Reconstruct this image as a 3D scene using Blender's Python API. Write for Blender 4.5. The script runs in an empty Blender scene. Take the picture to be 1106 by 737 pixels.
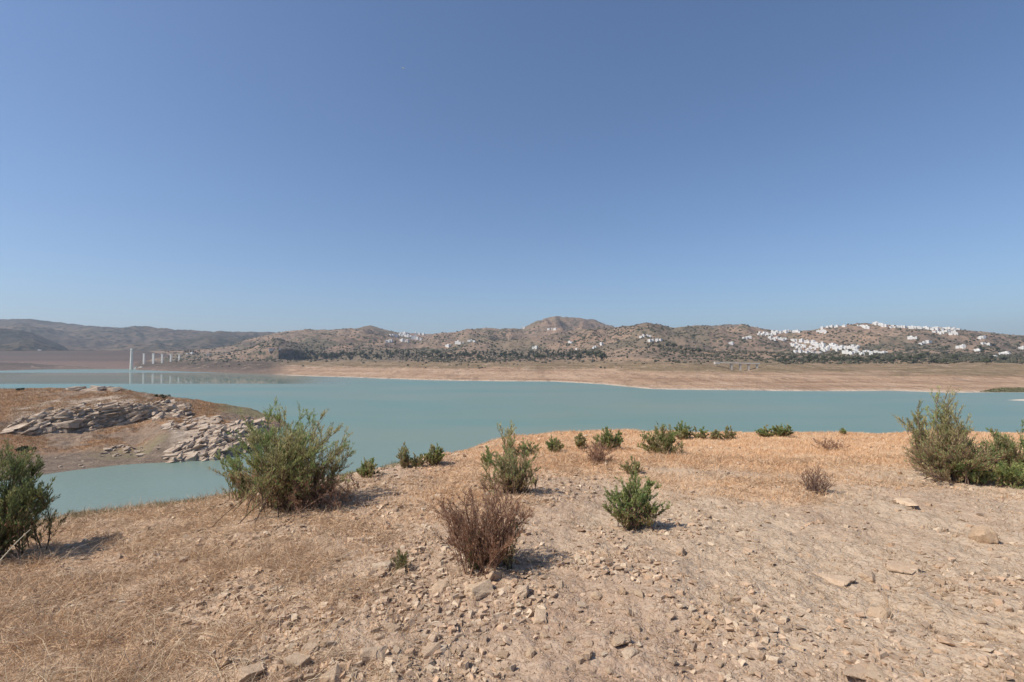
import bpy, bmesh, math, random
import numpy as np
from mathutils import Vector, Matrix
R = math.radians
random.seed(7)
rng = np.random.default_rng(11)
scene = bpy.context.scene
col = scene.collection

# ------------------------------------------------------------------ camera, sky, sun, exposure
EYE = 22.0                       # eye height above the lake
PITCH = math.atan(19.5 / 553.0)
cam_d = bpy.data.cameras.new("camera")
cam_d.sensor_width = 36.0
cam_d.lens = 18.0
cam_d.clip_start = 0.1
cam_d.clip_end = 30000.0
cam = bpy.data.objects.new("camera", cam_d)
cam.location = (0, 0, EYE)
cam.rotation_euler = (R(90) + PITCH, 0, 0)
col.objects.link(cam)
scene.camera = cam

SUN_EL = 50.0
SUN_AZ = 250.0                   # clockwise from +Y (the view direction): from the left, a little behind
world = bpy.data.worlds.new("World")
scene.world = world
world.use_nodes = True
wn = world.node_tree.nodes
wn.clear()
sky = wn.new("ShaderNodeTexSky")
sky.sky_type = 'NISHITA'
sky.sun_disc = False
sky.sun_elevation = R(SUN_EL)
sky.sun_rotation = R(SUN_AZ)
sky.altitude = 300.0
sky.air_density = 1.0
sky.dust_density = 1.1
sky.ozone_density = 2.3
bg = wn.new("ShaderNodeBackground")
bg.inputs["Strength"].default_value = 0.088
wo = wn.new("ShaderNodeOutputWorld")
tint = wn.new("ShaderNodeMix"); tint.data_type = 'RGBA'; tint.blend_type = 'MULTIPLY'; tint.inputs[0].default_value = 1.0
tint.inputs[7].default_value = (0.79, 0.89, 1.02, 1)     # this day's deeper, purer blue
world.node_tree.links.new(sky.outputs[0], tint.inputs[6])
world.node_tree.links.new(tint.outputs[2], bg.inputs[0])
world.node_tree.links.new(bg.outputs[0], wo.inputs[0])

sun_d = bpy.data.lights.new("sun", 'SUN')
sun_d.energy = 3.6
sun_d.angle = R(0.5)
sun_d.color = (1.0, 0.93, 0.83)
sun = bpy.data.objects.new("sun", sun_d)
az, el = R(SUN_AZ), R(SUN_EL)
to_sun = Vector((math.sin(az) * math.cos(el), math.cos(az) * math.cos(el), math.sin(el)))
sun.rotation_euler = to_sun.to_track_quat('Z', 'Y').to_euler()
sun.location = (-60, -30, 120)
col.objects.link(sun)

vs = scene.view_settings
vs.view_transform = 'Standard'
vs.look = 'None'
vs.gamma = 1.0
vs.use_curve_mapping = False
vs.exposure = 0.5
scene.cycles.max_bounces = 6
scene.cycles.diffuse_bounces = 4
scene.cycles.transparent_max_bounces = 8
scene.cycles.use_denoising = True

# ------------------------------------------------------------------ helpers: noise, pixels, meshes
def _h(ix, iy, seed):
    n = (ix.astype(np.int64) * 374761393 + iy.astype(np.int64) * 668265263 + seed * 982451653) & 0xFFFFFFFF
    n = ((n ^ (n >> 13)) * 1274126177) & 0xFFFFFFFF
    n = (n ^ (n >> 16)) & 0xFFFFFFFF
    return n

def noise(x, y, seed=0):
    x = np.asarray(x, float); y = np.asarray(y, float)
    ix = np.floor(x); iy = np.floor(y)
    fx = x - ix; fy = y - iy
    w = lambda t: t * t * t * (t * (t * 6 - 15) + 10)
    out = 0
    for dx in (0, 1):
        for dy in (0, 1):
            a = _h(ix + dx, iy + dy, seed) * (2 * math.pi / 4294967296.0)
            g = np.cos(a) * (fx - dx) + np.sin(a) * (fy - dy)
            wx = w(fx) if dx else 1 - w(fx)
            wy = w(fy) if dy else 1 - w(fy)
            out = out + g * wx * wy
    return out * 1.41

def fbm(x, y, octv=4, seed=0, gain=0.5, lac=2.03):
    s = 0; a = 1.0; f = 1.0
    for o in range(octv):
        s = s + a * noise(x * f + 13.7 * o, y * f - 7.1 * o, seed + o)
        a *= gain; f *= lac
    return s

def ridged(x, y, octv=4, seed=0):
    s = 0; a = 1.0; f = 1.0
    for o in range(octv):
        s = s + a * (1 - 2.2 * np.abs(noise(x * f + 5.3 * o, y * f + 9.1 * o, seed + o)))
        a *= 0.5; f *= 2.1
    return s

def smooth(a, b, x):
    t = np.clip((np.asarray(x, float) - a) / (b - a), 0, 1)
    return t * t * (3 - 2 * t)

F = 553.0
CP, SP = math.cos(PITCH), math.sin(PITCH)
def ray(px, py):
    """photo pixel (1106 wide) -> (x per metre of depth, rise per metre of depth)"""
    u = (px - 553.0) / F; v = (368.5 - py) / F
    k = CP - v * SP
    return u / k, (SP + v * CP) / k
def slope(py): return ray(553.0, py)[1]
def z_at(py, d): return EYE + slope(py) * d

def hit(px, py, fn, dmin, dmax, n=900):
    u, s = ray(px, py)
    d = np.geomspace(dmin, dmax, n)
    z = EYE + s * d
    g = fn(u * d, d)
    below = np.nonzero(z <= g)[0]
    if len(below) == 0: return None
    i = below[0]
    if i == 0: dd = d[0]
    else:
        a = z[i-1] - g[i-1]; b = g[i] - z[i]
        dd = d[i-1] + (d[i] - d[i-1]) * a / max(a + b, 1e-9)
    return Vector((u * dd, dd, float(fn(np.array([u * dd]), np.array([dd]))[0])))

def mesh_np(name, V, faces, mat=None, colors=None, smooth_sh=False, parent=None, link=True, matidx=None):
    """faces: one (n,k) int array or a list of such arrays"""
    V = np.asarray(V, np.float32)
    if isinstance(faces, np.ndarray): faces = [faces]
    elif not isinstance(faces[0], np.ndarray): faces = [np.array(faces)]
    faces = [np.asarray(f, np.int32) for f in faces if len(f)]
    me = bpy.data.meshes.new(name)
    me.vertices.add(len(V)); me.vertices.foreach_set("co", V.ravel())
    loops = np.concatenate([f.ravel() for f in faces])
    sizes = np.concatenate([np.full(len(f), f.shape[1], np.int32) for f in faces])
    starts = np.concatenate([[0], np.cumsum(sizes)[:-1]]).astype(np.int32)
    me.loops.add(len(loops)); me.loops.foreach_set("vertex_index", loops)
    me.polygons.add(len(sizes)); me.polygons.foreach_set("loop_start", starts)
    me.polygons.foreach_set("loop_total", sizes)
    me.polygons.foreach_set("use_smooth", np.full(len(sizes), smooth_sh))
    if matidx is not None: me.polygons.foreach_set("material_index", np.asarray(matidx, np.int32))
    me.update(calc_edges=True)
    if colors is not None:
        at = me.color_attributes.new("Col", 'FLOAT_COLOR', 'POINT')
        c = np.ones((len(V), 4), np.float32); c[:, :colors.shape[1]] = colors
        at.data.foreach_set("color", c.ravel())
    if mat is not None:
        for m in (mat if isinstance(mat, (list, tuple)) else [mat]): me.materials.append(m)
    o = bpy.data.objects.new(name, me)
    if link: col.objects.link(o)
    if parent is not None: o.parent = parent
    return o

def tag(o, label=None, cat=None, group=None, kind=None):
    if label: o["label"] = label
    if cat: o["category"] = cat
    if group: o["group"] = group
    if kind: o["kind"] = kind
    return o

def thing(name, loc, label, cat, group=None, rz=0.0):
    o = bpy.data.objects.new(name, None)
    o.empty_display_size = 0.2
    o.location = loc; o.rotation_euler = (0, 0, rz)
    col.objects.link(o)
    return tag(o, label, cat, group)

def grid_faces(nu, nv):
    i = np.arange(nu * nv).reshape(nu, nv)
    return np.stack([i[:-1, :-1].ravel(), i[1:, :-1].ravel(), i[1:, 1:].ravel(), i[:-1, 1:].ravel()], 1)

class Soup:
    """collects vertex / face blocks into one mesh"""
    def __init__(s): s.V = []; s.F = {}; s.C = []; s.M = {}; s.n = 0
    def add(s, V, Fc, C=None, mi=0):
        V = np.asarray(V, float); Fc = np.asarray(Fc, int)
        k = Fc.shape[1]
        s.V.append(V); s.F.setdefault(k, []).append(Fc + s.n); s.M.setdefault(k, []).append(np.full(len(Fc), mi))
        if C is not None:
            C = np.asarray(C, float)
            if C.ndim == 1: C = np.tile(C, (len(V), 1))
            s.C.append(C)
        s.n += len(V)
    def box(s, c, size, mi=0, rz=0.0, C=None):
        x, y, z = (size[0] / 2, size[1] / 2, size[2] / 2)
        V = np.array([[a * x, b * y, e * z] for a in (-1, 1) for b in (-1, 1) for e in (-1, 1)])
        if rz:
            ca, sa = math.cos(rz), math.sin(rz)
            V = np.stack([V[:, 0] * ca - V[:, 1] * sa, V[:, 0] * sa + V[:, 1] * ca, V[:, 2]], 1)
        Fq = [[0, 1, 3, 2], [4, 6, 7, 5], [0, 4, 5, 1], [2, 3, 7, 6], [0, 2, 6, 4], [1, 5, 7, 3]]
        s.add(V + np.asarray(c), Fq, C, mi)
    def build(s, name, mat=None, parent=None, smooth_sh=False, link=True):
        ks = sorted(s.F)
        return mesh_np(name, np.concatenate(s.V), [np.concatenate(s.F[k]) for k in ks], mat,
                       np.concatenate(s.C) if s.C else None, smooth_sh, parent, link,
                       np.concatenate([np.concatenate(s.M[k]) for k in ks]))

# ------------------------------------------------------------------ materials
class NT:
    def __init__(s, name, rough=0.9, spec=0.2):
        s.m = bpy.data.materials.new(name); s.m.use_nodes = True
        s.t = s.m.node_tree; s.n = s.t.nodes
        s.b = s.n["Principled BSDF"]
        s.b.inputs["Roughness"].default_value = rough
        s.b.inputs["Specular IOR Level"].default_value = spec
        s._pos = None
    def link(s, a, b): s.t.links.new(a, b); return s
    def pos(s):
        if s._pos is None: s._pos = s.n.new("ShaderNodeTexCoord").outputs["Object"]
        return s._pos
    def wpos(s): return s.n.new("ShaderNodeNewGeometry").outputs["Position"]
    def mapping(s, scale, rot=(0, 0, 0), src=None):
        m = s.n.new("ShaderNodeMapping"); m.inputs["Scale"].default_value = scale; m.inputs["Rotation"].default_value = rot
        s.link(src or s.pos(), m.inputs[0]); return m.outputs[0]
    def noise(s, scale, detail=4, rough=0.55, src=None, dist=0.0):
        t = s.n.new("ShaderNodeTexNoise"); t.inputs["Scale"].default_value = scale
        t.inputs["Detail"].default_value = detail; t.inputs["Roughness"].default_value = rough
        t.inputs["Distortion"].default_value = dist
        s.link(src or s.pos(), t.inputs["Vector"]); return t.outputs["Fac"]
    def vor(s, scale, feature='F1', out="Distance", src=None):
        t = s.n.new("ShaderNodeTexVoronoi"); t.feature = feature; t.inputs["Scale"].default_value = scale
        s.link(src or s.pos(), t.inputs["Vector"]); return t.outputs[out]
    def ramp(s, fac, stops):
        r = s.n.new("ShaderNodeValToRGB"); e = r.color_ramp.elements
        while len(e) < len(stops): e.new(0.5)
        for el_, (p, c) in zip(e, stops):
            el_.position = p; el_.color = (c, c, c, 1) if isinstance(c, (int, float)) else (*c, 1)
        s.link(fac, r.inputs[0]); return r.outputs[0]
    def mix(s, fac, a, b, mode='MIX'):
        m = s.n.new("ShaderNodeMix"); m.data_type = 'RGBA'; m.blend_type = mode
        for sock, v in ((m.inputs[0], fac), (m.inputs[6], a), (m.inputs[7], b)):
            if hasattr(v, "is_linked"): s.link(v, sock)
            elif isinstance(v, (int, float)): sock.default_value = v
            else: sock.default_value = (*v, 1)
        return m.outputs[2]
    def math(s, op, a, b=None, c=None):
        m = s.n.new("ShaderNodeMath"); m.operation = op
        for sock, v in zip(m.inputs, (a, b, c)):
            if v is None: continue
            if hasattr(v, "is_linked"): s.link(v, sock)
            else: sock.default_value = v
        return m.outputs[0]
    def maprange(s, v, a, b, c=0.0, d=1.0, smooth_=False):
        m = s.n.new("ShaderNodeMapRange"); m.clamp = True
        if smooth_: m.interpolation_type = 'SMOOTHSTEP'
        s.link(v, m.inputs[0])
        for i, q in enumerate((a, b, c, d)): m.inputs[i + 1].default_value = q
        return m.outputs[0]
    def attr(s, name="Col"):
        a = s.n.new("ShaderNodeAttribute"); a.attribute_name = name; return a
    def sep(s, v):
        x = s.n.new("ShaderNodeSeparateXYZ"); s.link(v, x.inputs[0]); return x.outputs
    def bump(s, h, strength=0.5, dist=0.02, normal=None):
        b = s.n.new("ShaderNodeBump"); b.inputs["Strength"].default_value = strength; b.inputs["Distance"].default_value = dist
        s.link(h, b.inputs["Height"])
        if normal is not None: s.link(normal, b.inputs["Normal"])
        return b.outputs[0]
    def color(s, c):
        if hasattr(c, "is_linked"): s.link(c, s.b.inputs["Base Color"])
        else: s.b.inputs["Base Color"].default_value = (*c, 1)
        return s
    def normal(s, nrm): s.link(nrm, s.b.inputs["Normal"]); return s

def m_ground():
    s = NT("dry_stony_soil", 0.95, 0.1)
    a = s.sep(s.attr("Col").outputs["Vector"])       # x: dry grass litter, y: bare pale soil, z: green fringe
    big = s.noise(0.55, 5, 0.6)
    med = s.noise(6.0, 6, 0.65)
    fine = s.noise(55.0, 4, 0.7)
    soil = s.mix(s.ramp(med, [(0.34, 0.0), (0.66, 1.0)]), (0.30, 0.207, 0.142), (0.50, 0.362, 0.248))
    soil = s.mix(s.ramp(big, [(0.4, 0.0), (0.62, 0.6)]), soil, (0.37, 0.255, 0.175))
    pale = s.mix(s.ramp(med, [(0.3, 0.0), (0.7, 1.0)]), (0.41, 0.302, 0.204), (0.56, 0.428, 0.302))
    soil = s.mix(a[1], soil, pale)
    gold = s.mix(s.ramp(med, [(0.3, 0.0), (0.7, 1.0)]), (0.56, 0.34, 0.185), (0.76, 0.50, 0.285))
    broad = s.noise(0.28, 6, 0.62, None, 0.4)
    soil = s.mix(s.ramp(broad, [(0.52, 0.0), (0.64, 0.6)]), soil, (0.53, 0.405, 0.295))
    soil = s.mix(s.ramp(s.noise(0.42, 6, 0.66, s.mapping((1, .45, 1), (0, 0, R(-35)))), [(0.52, 0.0), (0.66, 0.55)]), soil, (0.37, 0.242, 0.162))
    soil = s.mix(s.math('MULTIPLY', a[0], 0.75), soil, gold)
    soil = s.mix(s.math('MULTIPLY', a[2], 0.8), soil, (0.13, 0.125, 0.055))
    peb = s.vor(26.0, 'F1', "Color")
    peb_v = s.sep(peb)[0]
    soil = s.mix(s.math('MULTIPLY', s.ramp(peb_v, [(0.5, 0.0), (0.9, 1.0)]), 0.35), soil, (0.52, 0.42, 0.32))
    soil = s.mix(s.ramp(fine, [(0.3, 0.5), (0.48, 0.0)]), soil, (0.21, 0.14, 0.098))
    s.color(soil)
    d = s.vor(26.0); d2 = s.vor(70.0)
    hgt = s.math('ADD', s.math('MULTIPLY', d, -0.7), s.math('ADD', s.math('MULTIPLY', d2, -0.3), s.math('ADD', med, s.math('MULTIPLY', fine, 0.5))))
    s.normal(s.bump(hgt, 0.7, 0.025))
    return s.m

def m_headland():
    s = NT("headland_earth", 0.95, 0.1)
    p = s.sep(s.wpos())
    at_ = s.attr("Col"); a = s.sep(at_.outputs["Vector"])       # alpha: bedrock, x: rust dry grass, y: grey mud, z: green growth
    n1 = s.noise(0.12, 6, 0.65); n2 = s.noise(0.9, 5, 0.65); n3 = s.noise(0.35, 5, 0.6, s.mapping((1, 2.2, 4)))
    earth = s.mix(s.ramp(n2, [(0.35, 0.0), (0.65, 1.0)]), (0.17, 0.115, 0.08), (0.33, 0.235, 0.165))
    rust = s.mix(s.ramp(n2, [(0.3, 0.0), (0.7, 1.0)]), (0.30, 0.155, 0.075), (0.42, 0.235, 0.115))
    f = s.math('MULTIPLY', a[0], s.ramp(n3, [(0.38, 0.15), (0.62, 1.0)]))
    c = s.mix(f, earth, rust)
    c = s.mix(s.ramp(n1, [(0.5, 0.0), (0.75, 0.45)]), c, (0.34, 0.27, 0.20))
    mud = s.mix(s.ramp(n3, [(0.35, 0.0), (0.65, 1.0)]), (0.15, 0.11, 0.082), (0.24, 0.18, 0.132))
    c = s.mix(a[1], c, mud)
    c = s.mix(s.math('MULTIPLY', a[2], s.ramp(n2, [(0.4, 0.2), (0.6, 1.0)])), c, (0.20, 0.185, 0.085))
    c = s.mix(s.ramp(s.noise(2.2, 4, 0.7), [(0.56, 0.0), (0.7, 0.6)]), c, (0.43, 0.36, 0.28))
    strat = s.noise(1.0, 6, 0.65, s.mapping((0.3, 0.3, 2.6), (R(8), R(-14), 0)))
    rock = s.mix(s.ramp(strat, [(0.38, 0.0), (0.6, 1.0)]), (0.27, 0.195, 0.14), (0.52, 0.415, 0.315))
    c = s.mix(at_.outputs["Alpha"], c, rock)
    s.color(c)
    s.normal(s.bump(s.math('ADD', n2, s.math('MULTIPLY', s.noise(3.0, 4, 0.7), 0.5)), 0.8, 0.6))
    return s.m

def m_rock():
    s = NT("bleached_layered_rock", 0.92, 0.15)
    n1 = s.noise(0.6, 6, 0.65)
    band = s.noise(0.9, 5, 0.6, s.mapping((0.35, 0.35, 3.0), (R(8), R(-14), 0)))
    c = s.mix(s.ramp(band, [(0.36, 0.0), (0.62, 1.0)]), (0.36, 0.27, 0.20), (0.58, 0.465, 0.355))
    c = s.mix(s.ramp(n1, [(0.5, 0.0), (0.72, 0.6)]), c, (0.33, 0.235, 0.16))
    c = s.mix(s.ramp(s.noise(3.5, 4, 0.7), [(0.25, 0.5), (0.42, 0.0)]), c, (0.20, 0.15, 0.11))
    s.color(c)
    s.normal(s.bump(s.math('ADD', band, s.noise(4.0, 5, 0.7)), 0.9, 0.25))
    return s.m

def m_stone():
    s = NT("limestone", 0.9, 0.15)
    oi = s.n.new("ShaderNodeObjectInfo").outputs["Random"]
    n1 = s.noise(3.0, 5, 0.6); n2 = s.noise(24.0, 4, 0.7)
    base = s.ramp(oi, [(0.0, (0.60, 0.425, 0.275)), (0.35, (0.74, 0.555, 0.375)), (0.65, (0.66, 0.475, 0.32)), (1.0, (0.78, 0.62, 0.45))])
    c = s.mix(s.ramp(n1, [(0.4, 0.0), (0.68, 0.7)]), base, (0.54, 0.37, 0.24))
    c = s.mix(s.ramp(n2, [(0.3, 0.5), (0.45, 0.0)]), c, (0.34, 0.25, 0.175))
    s.color(c)
    s.normal(s.bump(s.math('ADD', n2, s.noise(9.0, 4, 0.6)), 0.7, 0.02))
    return s.m

def m_gravel():
    s = NT("gravel_stone", 0.93, 0.12)
    n2 = s.noise(40.0, 3, 0.6)
    c = s.mix(s.ramp(n2, [(0.3, 0.45), (0.55, 0.0)]), s.attr().outputs["Color"], (0.22, 0.165, 0.115))
    s.color(c); s.normal(s.bump(n2, 0.5, 0.008))
    return s.m

def m_vcol(name, rough=0.85, spec=0.15, trans=0.0):
    s = NT(name, rough, spec)
    c = s.attr().outputs["Color"]
    s.color(c)
    if trans:
        tr = s.n.new("ShaderNodeBsdfTranslucent"); s.link(c, tr.inputs[0])
        mx = s.n.new("ShaderNodeMixShader"); mx.inputs[0].default_value = trans
        s.link(s.b.outputs[0], mx.inputs[1]); s.link(tr.outputs[0], mx.inputs[2])
        s.link(mx.outputs[0], s.n["Material Output"].inputs[0])
    return s.m

def m_hill(name, dry, soil, green, gshare, beach=True, q=1.0):
    s = NT(name, 1.0, 0.05)
    w = s.wpos()
    p = s.sep(w)
    n1 = s.noise(0.0055 * q, 7, 0.66, w); n2 = s.noise(0.03 * q, 5, 0.65, w); n3 = s.noise(0.11 * q, 4, 0.7, w)
    c = s.mix(s.ramp(n1, [(0.40, 0.0), (0.58, 1.0)]), dry, soil)
    c = s.mix(s.ramp(s.noise(0.009 * q, 6, 0.65, w, 0.6), [(0.54, 0.0), (0.66, 0.7)]), c, (dry[0] * 1.45, dry[1] * 1.3, dry[2] * 1.2))
    c = s.mix(s.ramp(n2, [(0.5, 0.0), (0.66, 0.55)]), c, tuple(min(1, x * 1.35) for x in dry))
    cell = s.sep(s.vor(0.011 * q, 'F1', "Color", s.mapping((1, .7, .3), (0, 0, .5), w)))
    c = s.mix(s.ramp(cell[0], [(0.55, 0.0), (0.6, 0.4)]), c, (dry[0] * 1.3, dry[1] * 1.3, dry[2] * 1.25))
    c = s.mix(s.ramp(cell[1], [(0.62, 0.0), (0.66, 0.4)]), c, tuple(x * 1.5 for x in green))
    v = s.vor(0.085 * q, 'F1', "Distance", w)
    mask = s.math('MULTIPLY', s.ramp(v, [(0.30, 1.0), (0.55, 0.0)]), s.ramp(s.noise(0.012 * q, 4, 0.6, w), [(0.62 - gshare * 0.35, 0.0), (0.80 - gshare * 0.35, 1.0)]))
    c = s.mix(mask, c, green)
    c = s.mix(s.ramp(n3, [(0.56, 0.0), (0.66, 0.75 * gshare + 0.2)]), c, green)
    if beach:
        # the band the falling lake has laid bare: pale sand at the water, orange earth, brown grass higher up
        zz = s.math('ADD', p[2], s.math('MULTIPLY', s.math('SUBTRACT', s.noise(0.012, 6, 0.68, w), 0.5), 15.0))
        terr = s.noise(1.0, 5, 0.65, s.mapping((0.004, 0.008, 0.75), (0, 0, 0), w))
        sand = s.mix(s.ramp(terr, [(0.36, 0.0), (0.62, 1.0)]), (0.30, 0.185, 0.115), (0.455, 0.31, 0.205))
        sand = s.mix(s.ramp(s.noise(0.02, 5, 0.6, w), [(0.55, 0.0), (0.7, 0.5)]), sand, (0.50, 0.37, 0.265))
        grass = s.mix(s.ramp(s.noise(0.03, 5, 0.7, w), [(0.36, 0.0), (0.62, 1.0)]), (0.155, 0.115, 0.062), (0.27, 0.195, 0.115))
        grass = s.mix(s.ramp(terr, [(0.5, 0.0), (0.66, 0.6)]), grass, (0.31, 0.21, 0.135))
        low = s.mix(s.maprange(zz, 7.5, 10.5), sand, grass)
        low = s.mix(s.maprange(p[2], 0.25, 0.9), (0.52, 0.42, 0.32), low)
        rill = s.noise(1.0, 5, 0.65, s.mapping((0.075, 0.011, 0.02), (0, 0, 0.15), w), 0.4)
        low = s.mix(s.ramp(rill, [(0.36, 0.5), (0.48, 0.0)]), low, (0.22, 0.145, 0.095))
        low = s.mix(s.ramp(rill, [(0.56, 0.0), (0.68, 0.4)]), low, (0.50, 0.37, 0.265))
        left = s.maprange(s.math('DIVIDE', p[0], p[1]), -0.425, -0.475)
        low = s.mix(left, low, s.mix(s.maprange(zz, 2.0, 9.0), (0.175, 0.125, 0.095), (0.105, 0.08, 0.06)))
        low = s.mix(s.ramp(s.noise(0.045, 5, 0.7, w), [(0.56, 0.0), (0.68, 0.55)]), low, (0.17, 0.12, 0.072))
        low = s.mix(s.ramp(s.noise(0.06, 4, 0.7, s.mapping((1, 0.6, 1), (0, 0, 0.4), w)), [(0.58, 0.0), (0.68, 0.6)]), low, (0.47, 0.345, 0.245))
        c = s.mix(s.maprange(zz, 15.0, 21.0), low, c)
    s.color(c)
    s.normal(s.bump(s.math('ADD', n2, n3), 0.7, 6.0))
    return s.m

def m_water():
    s = NT("lake_water", 0.08, 0.36)
    s.b.inputs["IOR"].default_value = 1.33
    w = s.wpos(); p = s.sep(w)
    # calm water under the dam on the far left, breeze elsewhere
    edge = s.math('ADD', p[1], s.math('MULTIPLY', s.math('SUBTRACT', s.noise(0.01, 3, 0.5, w), 0.5), 14.0))
    calm = s.math('MULTIPLY', s.math('MULTIPLY', s.maprange(edge, 452, 462), s.maprange(edge, 860, 800)), s.maprange(s.math('DIVIDE', p[0], p[1]), -0.30, -0.46))
    n = s.noise(0.012, 4, 0.6, s.mapping((0.35, 1.0, 1.0), (0, 0, 0), w))
    deep = s.mix(s.ramp(n, [(0.38, 0.0), (0.64, 1.0)]), (0.130, 0.224, 0.180), (0.194, 0.238, 0.176))
    shal = s.maprange(p[1], 60, 175)
    deep = s.mix(s.math('SUBTRACT', 1.0, shal), deep, (0.190, 0.240, 0.200))
    deep = s.mix(s.math('MULTIPLY', calm, 0.75), deep, (0.16, 0.20, 0.17))
    s.color(deep)
    rough = s.mix(calm, (0.30, 0.30, 0.30), (0.03, 0.03, 0.03))
    s.link(s.sep(rough)[0], s.b.inputs["Roughness"])
    wv = s.noise(0.9, 5, 0.65, s.mapping((0.5, 1.0, 1.0), (0, 0, R(20)), w))
    lull = s.mix(s.ramp(s.noise(1.0, 5, 0.6, s.mapping((0.006, 0.022, 1.0), (0, 0, R(4)), w), 0.3), [(0.46, 0.0), (0.62, 1.0)]), (0.38, 0.38, 0.38), (0.10, 0.10, 0.10))
    b = s.n.new("ShaderNodeBump"); b.inputs["Distance"].default_value = 0.35
    s.link(wv, b.inputs["Height"])
    s.link(s.sep(s.mix(calm, lull, (0.006, 0.006, 0.006)))[0], b.inputs["Strength"])
    s.normal(b.outputs[0])
    # in the calm reach the milky water itself shows through the mirror of the banks
    df = s.n.new("ShaderNodeBsdfDiffuse"); df.inputs[0].default_value = (0.165, 0.205, 0.175, 1)
    mx = s.n.new("ShaderNodeMixShader")
    s.link(s.math('MULTIPLY', calm, 0.36), mx.inputs[0]); s.link(s.b.outputs[0], mx.inputs[1]); s.link(df.outputs[0], mx.inputs[2])
    s.link(mx.outputs[0], s.n["Material Output"].inputs[0])
    return s.m

def m_plain(name, base, var=0.15, scale=1.5, rough=0.85, bump=0.2, bd=0.05):
    s = NT(name, rough, 0.2)
    n = s.noise(scale, 5, 0.6)
    c = s.mix(s.ramp(n, [(0.35, 0.0), (0.65, 1.0)]), tuple(x * (1 - var) for x in base), tuple(min(1, x * (1 + var)) for x in base))
    s.color(c); s.normal(s.bump(n, bump, bd))
    return s.m

def m_dam():
    s = NT("dam_riprap", 0.95, 0.1)
    w = s.wpos(); p = s.sep(w)
    zz = s.math('ADD', p[2], s.math('MULTIPLY', s.math('SUBTRACT', s.noise(0.01, 4, 0.6, w), 0.5), 3.0))
    f = s.maprange(zz, 0, 42)
    c = s.ramp(f, [(0.0, (0.20, 0.135, 0.11)), (0.36, (0.185, 0.125, 0.10)), (0.46, (0.115, 0.085, 0.072)), (0.62, (0.135, 0.10, 0.085)), (0.8, (0.10, 0.08, 0.068)), (1.0, (0.12, 0.095, 0.08))])
    n = s.noise(0.35, 4, 0.7, w)
    c = s.mix(s.ramp(n, [(0.4, 0.35), (0.6, 0.0)]), c, (0.08, 0.06, 0.05))
    s.color(c); s.normal(s.bump(n, 0.6, 1.0))
    return s.m

M = dict(
    ground=m_ground(), headland=m_headland(), rock=m_rock(), stone=m_stone(), gravel=m_gravel(),
    grass=m_vcol("dry_grass_blade", 0.8, 0.2, 0.25), leaf=m_vcol("shrub_leaf", 0.7, 0.15, 0.42),
    twig=m_vcol("shrub_twig", 0.9, 0.1), crown=m_vcol("tree_crown_leaf", 0.85, 0.1, 0.1),
    hill=m_hill("hill_scrubland", (0.275, 0.19, 0.135), (0.16, 0.122, 0.092), (0.075, 0.075, 0.048), 0.6),
    dark_hill=m_hill("wooded_hill", (0.10, 0.08, 0.058), (0.05, 0.045, 0.036), (0.022, 0.026, 0.02), 0.85, False, .7),
    far_hill=m_hill("distant_hill", (0.145, 0.108, 0.078), (0.075, 0.06, 0.045), (0.034, 0.037, 0.025), 0.85, False, .42),
    water=m_water(), dam=m_dam(),
    white=m_plain("whitewash", (0.74, 0.715, 0.67), 0.05, 0.3), cream=m_plain("cream_render", (0.66, 0.58, 0.48), 0.06, 0.3),
    tile=m_plain("clay_roof_tile", (0.36, 0.22, 0.15), 0.2, 0.8), pane=m_plain("window_pane", (0.06, 0.065, 0.07), 0.1, 1.0, 0.2, 0.0),
    concrete=m_plain("pale_concrete", (0.80, 0.75, 0.65), 0.1, 0.25), bark=m_plain("bark", (0.12, 0.085, 0.06), 0.2, 3.0),
    weathered=m_plain("weathered_concrete", (0.50, 0.46, 0.40), 0.2, 0.4),
    sandbar=m_plain("bleached_sand", (0.58, 0.49, 0.38), 0.1, 0.3), feather=m_plain("pale_feather", (0.74, 0.73, 0.71), 0.1, 6.0),
)

# ------------------------------------------------------------------ the near bank
def softp(x, k=1.2):
    return np.logaddexp(0, np.asarray(x, float) * k) / k
def gentle(x, y):
    x = np.asarray(x, float); y = np.asarray(y, float)
    return EYE - 1.6 - 0.085 * softp(-x - 0.9) - 0.045 * softp(y - 3.2)
def drop(t):
    t = np.maximum(t, 0)
    t1 = 5.0
    return np.where(t < t1, 0.055 * t * t, 0.055 * t1 * t1 + 0.55 * (t - t1))
CREST = [(-420, 640), (-200, 610), (-60, 586), (0, 575), (40, 568), (100, 556), (170, 547), (235, 538), (300, 526), (400, 508), (440, 499), (500, 486),
         (545, 474), (600, 467), (700, 467), (860, 469), (980, 468), (1106, 469), (1250, 472), (1500, 480)]
_a = []; _r = []
for (px, py) in CREST:
    u, s_ = ray(px, py)
    lo, hi = 2.0, 60.0
    k = math.hypot(u, 1.0)
    d = np.linspace(1.0, 70.0, 1500)
    for _ in range(30):
        mid = (lo + hi) / 2
        zz = gentle(u * d, d) - drop(d * k - mid)
        if ((zz - EYE) / d).max() < s_: lo = mid
        else: hi = mid
    _a.append(math.atan(u)); _r.append(mid)
_a = np.array(_a); _r = np.array(_r)
def crest_r(x, y):
    a = np.arctan2(np.asarray(x, float), np.asarray(y, float))
    return np.interp(a, _a, _r)
def near_base(x, y):
    r = np.hypot(x, y)
    return gentle(x, y) - drop(r - crest_r(x, y))
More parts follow.
